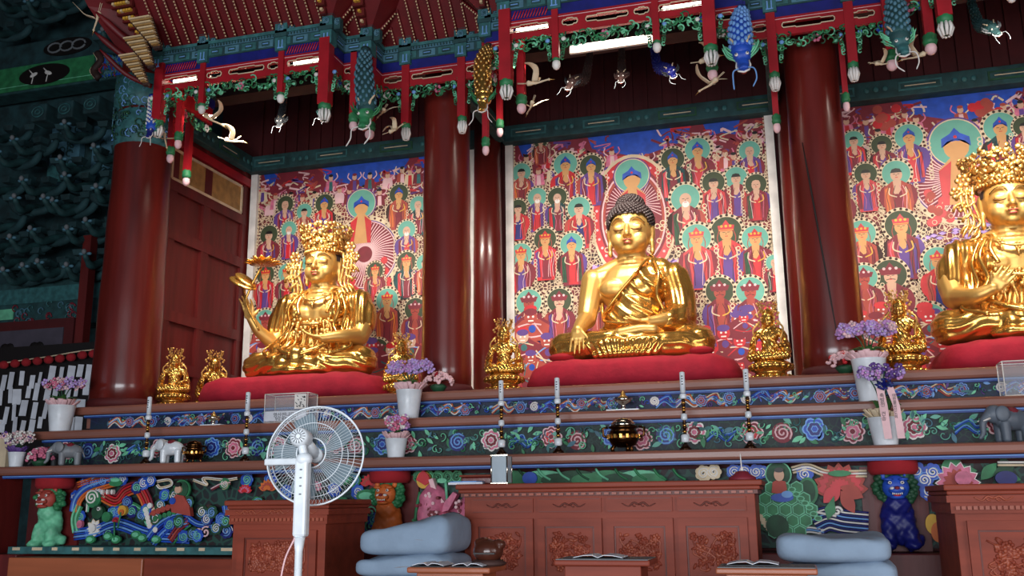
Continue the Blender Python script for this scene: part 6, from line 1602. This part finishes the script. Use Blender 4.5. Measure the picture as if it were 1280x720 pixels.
# ================================================================ STANDING FAN
hub = at(394, 569, 4.0); FR = (at(394, 508, 4.0)-at(394, 630, 4.0)).length/2*1.02
t = thing('standing_fan', 'white standing fan seen from behind, blades in a wire cage', 'fan', (at(372, 600, 3.8).x, 3.85, 0))
vd = (hub-CAM).normalized(); ax = (vd*.93+rt*.27-up*.16).normalized()
u_ = ax.cross(Vector((0, 0, 1))).normalized(); v_ = u_.cross(ax)
def Wf(r, a, d): return hub+u_*r*math.cos(a)+v_*r*math.sin(a)+ax*d
b = MB()
for r_, d, w in ((FR, 0, .0045), (FR*.985, .012, .003), (FR*.62, -.05, .002), (FR*.62, .055, .002), (FR*.3, -.065, .003), (FR*.86, -.035, .0016)): b.tube([Wf(r_, 2*PI*i/48, d) for i in range(48)], w, 6, closed=True)
b.build('cage_rings', wplas, t)
b = MB()
for i in range(80):
    a = 2*PI*i/80
    b.tube([Wf(FR*.28, a, -.065), Wf(FR*.62, a+.06, -.052), Wf(FR*.9, a+.1, -.028), Wf(FR, a+.11, 0)], .0009, 4)
    b.tube([Wf(FR*.2, a, .07), Wf(FR*.62, a-.06, .055), Wf(FR*.9, a-.1, .03), Wf(FR, a-.11, 0)], .0008, 4)
o = b.build('cage_wires', wplas, t)
for k in range(5):
    a0 = 2*PI*k/5+.4; A_, B_2 = [], []
    for i in range(9):
        rr = FR*(.18+.7*i/8); sp = .42+.16*math.sin(PI*i/8); A_.append(Wf(rr, a0-sp*.5+.25*i/8, -.018)); B_2.append(Wf(rr, a0+sp*.75+.25*i/8, .02))
    b = MB(); b.strip(A_, B_2, .002, tuple(ax)); b.build('blade', haze_pl, t)
Rf = Matrix((u_, v_, ax)).transposed()
b = MB(); b.lathe([(.035, -.02), (.035, .03)], hub, 20, Rf); b.build('blade_hub', wplas, t)
mt_c = hub-ax*.1-rt*.035+up*.06
b = MB(); b.lathe([(.02, -.045), (.036, -.04), (.043, -.02), (.045, .03), (.03, .05)], mt_c, 28, Rf); b.build('motor_housing', wplas, t)
b = MB()
for i in range(14): a = 2*PI*i/14; b.tube([mt_c-ax*.046+u_*.01*math.cos(a)+v_*.01*math.sin(a), mt_c-ax*.043+u_*.032*math.cos(a)+v_*.032*math.sin(a)], .0016, 4)
b.build('vents', dgrey, t)
topc = at(372, 572, 3.8); botc = at(366, 690, 3.8)
b = MB(); cc = Vector((topc.x, 3.86, 0)); zt_, zb_ = topc.z, at(366, 672, 3.8).z
b.box((cc.x-.004, 3.86, (zt_+zb_)/2), (.062, .05, zt_-zb_)); b.build('control_column', wplas, t, bevel=.012)
b = MB(); b.tube([(cc.x-.0, 3.86, zt_), mt_c], [.018, .02], 12); b.tube([mt_c, hub], [.03, .03], 12); b.ell((cc.x, 3.86, zt_-.005), (.038, .034, .03), n=16, k=8); b.build('neck', wplas, t)
lft = at(326, 575, 3.85)
b = MB(); b.box(((lft.x+cc.x)/2, 3.9, zt_-.012), (abs(cc.x-lft.x), .045, .03)); b.build('side_arm', wplas, t, bevel=.006)
b = MB(); b.tube([(cc.x-.01, 3.86, zb_), (cc.x-.01, 3.86, zb_-.06), (cc.x-.01, 3.86, .04)], [.026, .017, .015], 14); b.build('pole', wplas, t)
b = MB(); b.lathe([(.2, 0), (.2, .015), (.16, .035), (.03, .05), (.02, .08)], (cc.x-.01, 3.86, 0), 36); b.build('base', wplas, t)
b = MB(); b.tube(bez([(cc.x-.02, 3.84, zb_), (cc.x-.06, 3.82, zb_-.12), (cc.x-.09, 3.85, zb_-.35), (cc.x-.1, 3.9, .03)], 6), .004, 6); b.build('cord', lpink, t)
b = MB(); 
for k in range(4): b.box((cc.x, 3.833, zt_-.05-k*.035), (.01, .002, .006))
b.build('buttons', grey, t)

# ================================================================ DARK SIDE HALL AT THE LEFT
YB = 10.0
def wp(px, py, Y=YB): return at(px, py, Y)
def dbeam(pxa, pya, pxb, pyb, Y, h, lab, m=teald):
    a, c = wp(pxa, pya, Y), wp(pxb, pyb, Y); t = thing('painted_crossbeam', lab, 'beam', ((a.x+c.x)/2, Y, a.z))
    b = MB(); b.bb(a.x, c.x, Y, Y+.3, a.z-h, a.z); b.build('timber', m, t, bevel=.02)
    return t, a.x, c.x, a.z
t, x0, x1, z = dbeam(-40, 92, 172, 60, YB, .42, 'large dark green painted beam with an oval crane medallion, upper left')
b = MB(); b.use(green).bb(x0+.5, x0+2.15, YB-.012, YB, z-.39, z-.03); b.use(lgreen).bb(x0+.5, x0+2.15, YB-.016, YB-.012, z-.33, z-.32)
b.use(black).poly([(x0+1.35+.42*math.cos(i*.2617), YB-.02, z-.21+.15*math.sin(i*.2617)) for i in range(24)], t=.004)
b.use(white)
for s in (-.12, .12): b.ell((x0+1.3+s, YB-.03, z-.2), (.07, .008, .03), rotm(0, s*3, 0), 8, 5); b.tube([(x0+1.3+s, YB-.03, z-.2), (x0+1.28+s, YB-.03, z-.33)], .007, 5); b.tube([(x0+1.3+s, YB-.03, z-.2), (x0+1.22+s, YB-.03, z-.12)], .01, 5)
for s in (.42, 2.2):
    b.use(brown); b.tube(bez([(x0+s, YB-.02, z-.02), (x0+s+.07, YB-.02, z-.14), (x0+s-.03, YB-.02, z-.27), (x0+s+.06, YB-.02, z-.4)], 4), .05, 8); b.use(cream).tube(bez([(x0+s-.05, YB-.04, z-.02), (x0+s+.02, YB-.04, z-.14), (x0+s-.08, YB-.04, z-.27), (x0+s+.01, YB-.04, z-.4)], 4), .008, 6)
b.use(blue).bb(x0+2.3, x0+2.75, YB-.01, YB, z-.38, z-.04); b.use(teal).bb(x0+2.75, x1, YB-.01, YB, z-.38, z-.04)
R = random.Random(8)
for k in range(40): xx = x0+R.uniform(2.3, x1-x0); zz = z-R.uniform(.06, .38); rr = R.uniform(.03, .07); b.use(R.choice((teal, tealb, maroon, dgreen))).tube([(xx+rr*math.cos(j*.7), YB-.015, zz+rr*math.sin(j*.7)) for j in range(7)], .01, 5)
b.build('painted_pattern', None, t)
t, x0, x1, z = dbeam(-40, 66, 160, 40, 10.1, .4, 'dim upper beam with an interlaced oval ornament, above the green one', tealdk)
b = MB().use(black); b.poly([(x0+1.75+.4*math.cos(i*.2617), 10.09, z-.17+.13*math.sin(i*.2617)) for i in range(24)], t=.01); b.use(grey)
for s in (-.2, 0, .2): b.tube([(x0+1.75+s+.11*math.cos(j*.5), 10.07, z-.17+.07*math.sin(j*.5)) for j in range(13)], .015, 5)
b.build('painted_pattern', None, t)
t, x0, x1, z = dbeam(-40, 358, 132, 350, YB, .62, 'dim green painted lintel above the dark framed picture at the left', teald)
b = MB(); b.use(lgreen).bb(x0+.35, x0+.8, YB-.012, YB, z-.5, z-.36); b.use(teal).bb(x0+.3, x1, YB-.01, YB, z-.3, z-.1)
for k in range(30): xx = x0+R.uniform(.8, 1.9); zz = z-R.uniform(.3, .6); b.use(R.choice((teal, maroon, tealb))).tube([(xx+.04*math.cos(j*.7), YB-.015, zz+.04*math.sin(j*.7)) for j in range(8)], .009, 5)
b.use(cream).tube([(x0+.25+.1*math.cos(j*PI/2), YB-.02, z-.2+.08*math.sin(j*PI/2)) for j in range(4)], .015, 6, closed=True); b.build('painted_pattern', None, t)
# panelled ceiling blocks below the big beam
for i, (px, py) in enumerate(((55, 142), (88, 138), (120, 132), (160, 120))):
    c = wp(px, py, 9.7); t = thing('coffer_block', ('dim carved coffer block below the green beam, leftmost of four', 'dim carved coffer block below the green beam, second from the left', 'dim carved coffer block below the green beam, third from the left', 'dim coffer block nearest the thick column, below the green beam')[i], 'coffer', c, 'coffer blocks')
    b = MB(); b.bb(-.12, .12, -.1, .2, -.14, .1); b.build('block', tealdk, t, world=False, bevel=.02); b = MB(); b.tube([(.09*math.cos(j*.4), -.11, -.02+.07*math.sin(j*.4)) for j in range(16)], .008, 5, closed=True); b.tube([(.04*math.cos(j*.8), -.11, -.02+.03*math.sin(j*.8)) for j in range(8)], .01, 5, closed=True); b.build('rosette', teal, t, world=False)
# painted wall boards between the bracket sets
for i, (px0, px1, py0, py1) in enumerate(((66, 96, 158, 225), (118, 150, 158, 240), (-10, 12, 60, 110))):
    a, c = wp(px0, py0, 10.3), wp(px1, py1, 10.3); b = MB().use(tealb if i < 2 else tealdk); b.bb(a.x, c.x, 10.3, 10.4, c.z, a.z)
    b.use(teal).bb(a.x, c.x, 10.28, 10.3, c.z, c.z+(a.z-c.z)*.3); b.use(teald)
    for k in range(18): xx = R.uniform(a.x+.05, c.x-.05); zz = R.uniform(c.z+.2, a.z-.05); b.tube([(xx+.05*math.cos(j*.7), 10.29, zz+.05*math.sin(j*.7)) for j in range(8)], .01, 5)
    tag(b.build('painted_wall_board'), ('dim blue-green painted wall board between bracket rows, nearer the frame edge', 'dim blue-green painted wall board beside the top of the thick column', 'dark painted board at the upper left corner of the frame')[i], 'board', 'painted wall boards')
# bracket sets, darkened teal and greyed tips stand for the hall's dimness
def bracket_proto():
    t = thing('bracket_set', '', 'bracket', (0, 0, 0), 'bracket sets of the dark side hall'); b = MB()
    b.tube(bez([(0, .3, .1), (0, 0, .03), (0, -.25, -.08), (0, -.42, .02)], 5), [.05]*12+[.035]*3+[.02], 8); b.build('tongue_arm', teald, t, world=False)
    b = MB(); b.tube(bez([(-.3, 0, .12), (-.2, 0, .0), (0, 0, -.04), (.2, 0, .0), (.3, 0, .12)], 4), [.03, .04]+[.05]*13+[.04, .03], 8); b.build('cross_arm', tealdk, t, world=False)
    b = MB()
    for x in (-.3, 0, .3): b.box((x, 0, .15), (.12, .12, .07), taper=1.25)
    b.build('bearing_block', tealdk, t, world=False)
    b = MB().use(grey); b.ell((0, -.43, .05), (.03, .03, .035), n=8, k=6); b.use(tealb)
    for s in (-1, 1): b.ell((s*.05, -.4, .03), (.035, .025, .02), n=8, k=5)
    b.build('lotus_tip', None, t, world=False); return t
bp = bracket_proto(); k = 0
rows = [(10, 240), (40, 262), (72, 300), (14, 285), (100, 265), (46, 310), (80, 340), (112, 300), (140, 290), (20, 330), (128, 330), (98, 215), (104, 172), (108, 235), (30, 205), (12, 175), (50, 190), (140, 250), (60, 345), (110, 345), (25, 15), (60, 22), (90, 10), (15, 45), (150, 60), (148, 200), (8, 310), (36, 350), (85, 262), (60, 240)]
for i, (px, py) in enumerate(rows):
    c = wp(px, py, 9.75+.02*(i % 7)); rg = 'upper' if py < 120 else 'lower'
    near = ('at the top left corner above the beams' if py < 120 else 'against the thick column' if px > 120 else 'at the frame edge' if px < 30 else 'amid the dark slope')
    lab = 'dim green bracket arm with grey tip, %s, %s' % (near, ('just under the beam', 'above the lintel', 'touching the lintel')[0 if py < 230 else 1 if py < 310 else 2]) if py >= 120 else 'dim green bracket arm %s' % near
    if i == 0: bp.location = c; bp['label'] = lab; bp.scale = (1.0,)*3
    else: dup(bp, c, lab, R.uniform(-.3, .3), s=1.0)
# dark vertical post and framed picture
b = MB(); a = wp(104, 355, 9.6); b.bb(a.x-.06, a.x+.06, 9.6, 9.72, 0, 4.6); tag(b.build('hall_post', lacq2), 'dark red post in front of the dim green lintel, beside the thick column', 'post')
a, c = wp(-20, 405, YB-.1), wp(88, 452, YB-.1)
t = thing('framed_picture', 'dark framed picture with black flower shapes, above the tag curtain', 'picture', ((a.x+c.x)/2, YB-.1, c.z)); b = MB(); b.bb(a.x, c.x, YB-.1, YB-.05, c.z, a.z); b.build('frame', dred, t); b = MB().use(G('picture_ground', '#4a4450', .7)).bb(a.x, c.x-.14, YB-.115, YB-.1, c.z, a.z-.12); b.use(black)
for px, py in ((8, 440), (45, 438), (32, 446)):
    p = wp(px, py, YB-.12); 
    for j in range(6): q_ = 2*PI*j/6; b.ell((p.x+.08*math.cos(q_), YB-.118, p.z+.06*math.sin(q_)), (.07, .006, .06), n=8, k=5)
b.build('painted_flowers', None, t)
# red lotus-lantern string and hanging paper tags
YT = 9.3
t = thing('lantern_garland', 'sagging string of dark red lanterns above the hanging paper tags', 'garland', wp(65, 450, YT))
st = [wp(x, y+5, YT) for x, y in ((-10, 451), (30, 445), (65, 440), (100, 434), (132, 431))]; MB().tube(bez(st, 4), .008, 5).build('string', cream, t)
for i in range(10):
    p = wp(5+i*14, 456-i*1.6-(i > 6)*1, YT); b = MB(); b.ell(p, (.062, .05, .05), n=12, k=8); b.build('lantern', crim2, t)
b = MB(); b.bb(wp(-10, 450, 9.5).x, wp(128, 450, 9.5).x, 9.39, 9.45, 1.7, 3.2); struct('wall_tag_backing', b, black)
R = random.Random(77); proto = None
for i in range(11):
    px = 3+i*12; p = wp(px, 463-i*1.2, YT+.05)
    for j in range(4):
        lab = 'white paper prayer tag in the hanging rows at the left, below the red lantern string'
        pos = (p.x+R.uniform(-.03, .03)-j*.02, YT+.07, p.z-.12-j*.19+R.uniform(-.04, .04))
        if proto is None:
            b = MB(); b.bb(-.045, .045, -.002, .002, -.11, .08); proto = tag(b.build('paper_tag', paper, loc=(0, 0, 0)), lab, 'paper tag', 'hanging paper tags'); proto.location = pos; proto.rotation_euler = (R.uniform(-.1, .1), R.uniform(-.1, .1), R.uniform(-.3, .3))
        else:
            o = proto.copy(); COL.objects.link(o); o.location = pos; o.rotation_euler = (R.uniform(-.1, .1), .06+R.uniform(-.08, .08), R.uniform(-.3, .3)); o.scale = (R.uniform(.6, 1.2), 1, R.uniform(.7, 1.1))
# low cream post at the far left edge
b = MB(); a = at(-8, 600, 8.0); b.bb(a.x-.2, a.x+.12, 8, 8.1, .3, 2.0); tag(b.build('cream_post', cream), 'cream painted post at the left frame edge under the counter', 'post')

# ================================================================ LIGHTS
w = bpy.data.worlds.new('world'); sc.world = w; w.use_nodes = True
bg = w.node_tree.nodes['Background']; bg.inputs[0].default_value = (.30, .42, .62, 1); bg.inputs[1].default_value = .12
def area(name, loc, target, size, energy, col, spread=None):
    l = bpy.data.lights.new(name, 'AREA'); l.shape = 'RECTANGLE'; l.size, l.size_y = size; l.energy = energy; l.color = col
    if spread: l.spread = spread
    o = bpy.data.objects.new(name, l); COL.objects.link(o); o.location = loc
    o.rotation_euler = (Vector(target)-Vector(loc)).to_track_quat('-Z', 'Y').to_euler(); return o
# added lamps for daylight assumed from unseen doors behind the viewer, plus side fills
area('assumed_daylight', (-1.5, -4.5, 1.7), (-2, 8, 1.5), (7, 2.6), 820, (.9, .94, 1))
area('assumed_daylight', (4.8, 1.5, 2.2), (-1.5, 8, 1.5), (3, 2.5), 130, (1, .95, .95))  # added fill lamp at the right; the wall there has no door
area('assumed_daylight', (-11.5, 1, 2.5), (-8, 9.5, 1.8), (3, 3), 22, (.6, .8, 1))  # weak blue fill lamp added at the left, no door there either
# the tube lamps hidden behind each canopy
for x in SX:
    area('canopy_lamp', (x-.0, 7.5, 5.0), (x, 9.6, 3.1), (1.3, .12), 40, (1, .89, .77), 1.9)
    area('canopy_lamp', (x-.3, 7.35, 4.98), (x-.1, 9.2, 3.3), (.9, .1), 17, (1, .9, .78), 1.7)
for x0, x1, y, z in ((-5.42, -5.06, 7.27, 5.17), (-4.15, -3.82, 7.27, 5.17), (-2.03, -1.7, 7.27, 5.17), (-.78, -.46, 7.27, 5.17), (1.3, 1.65, 7.27, 5.17)): pass
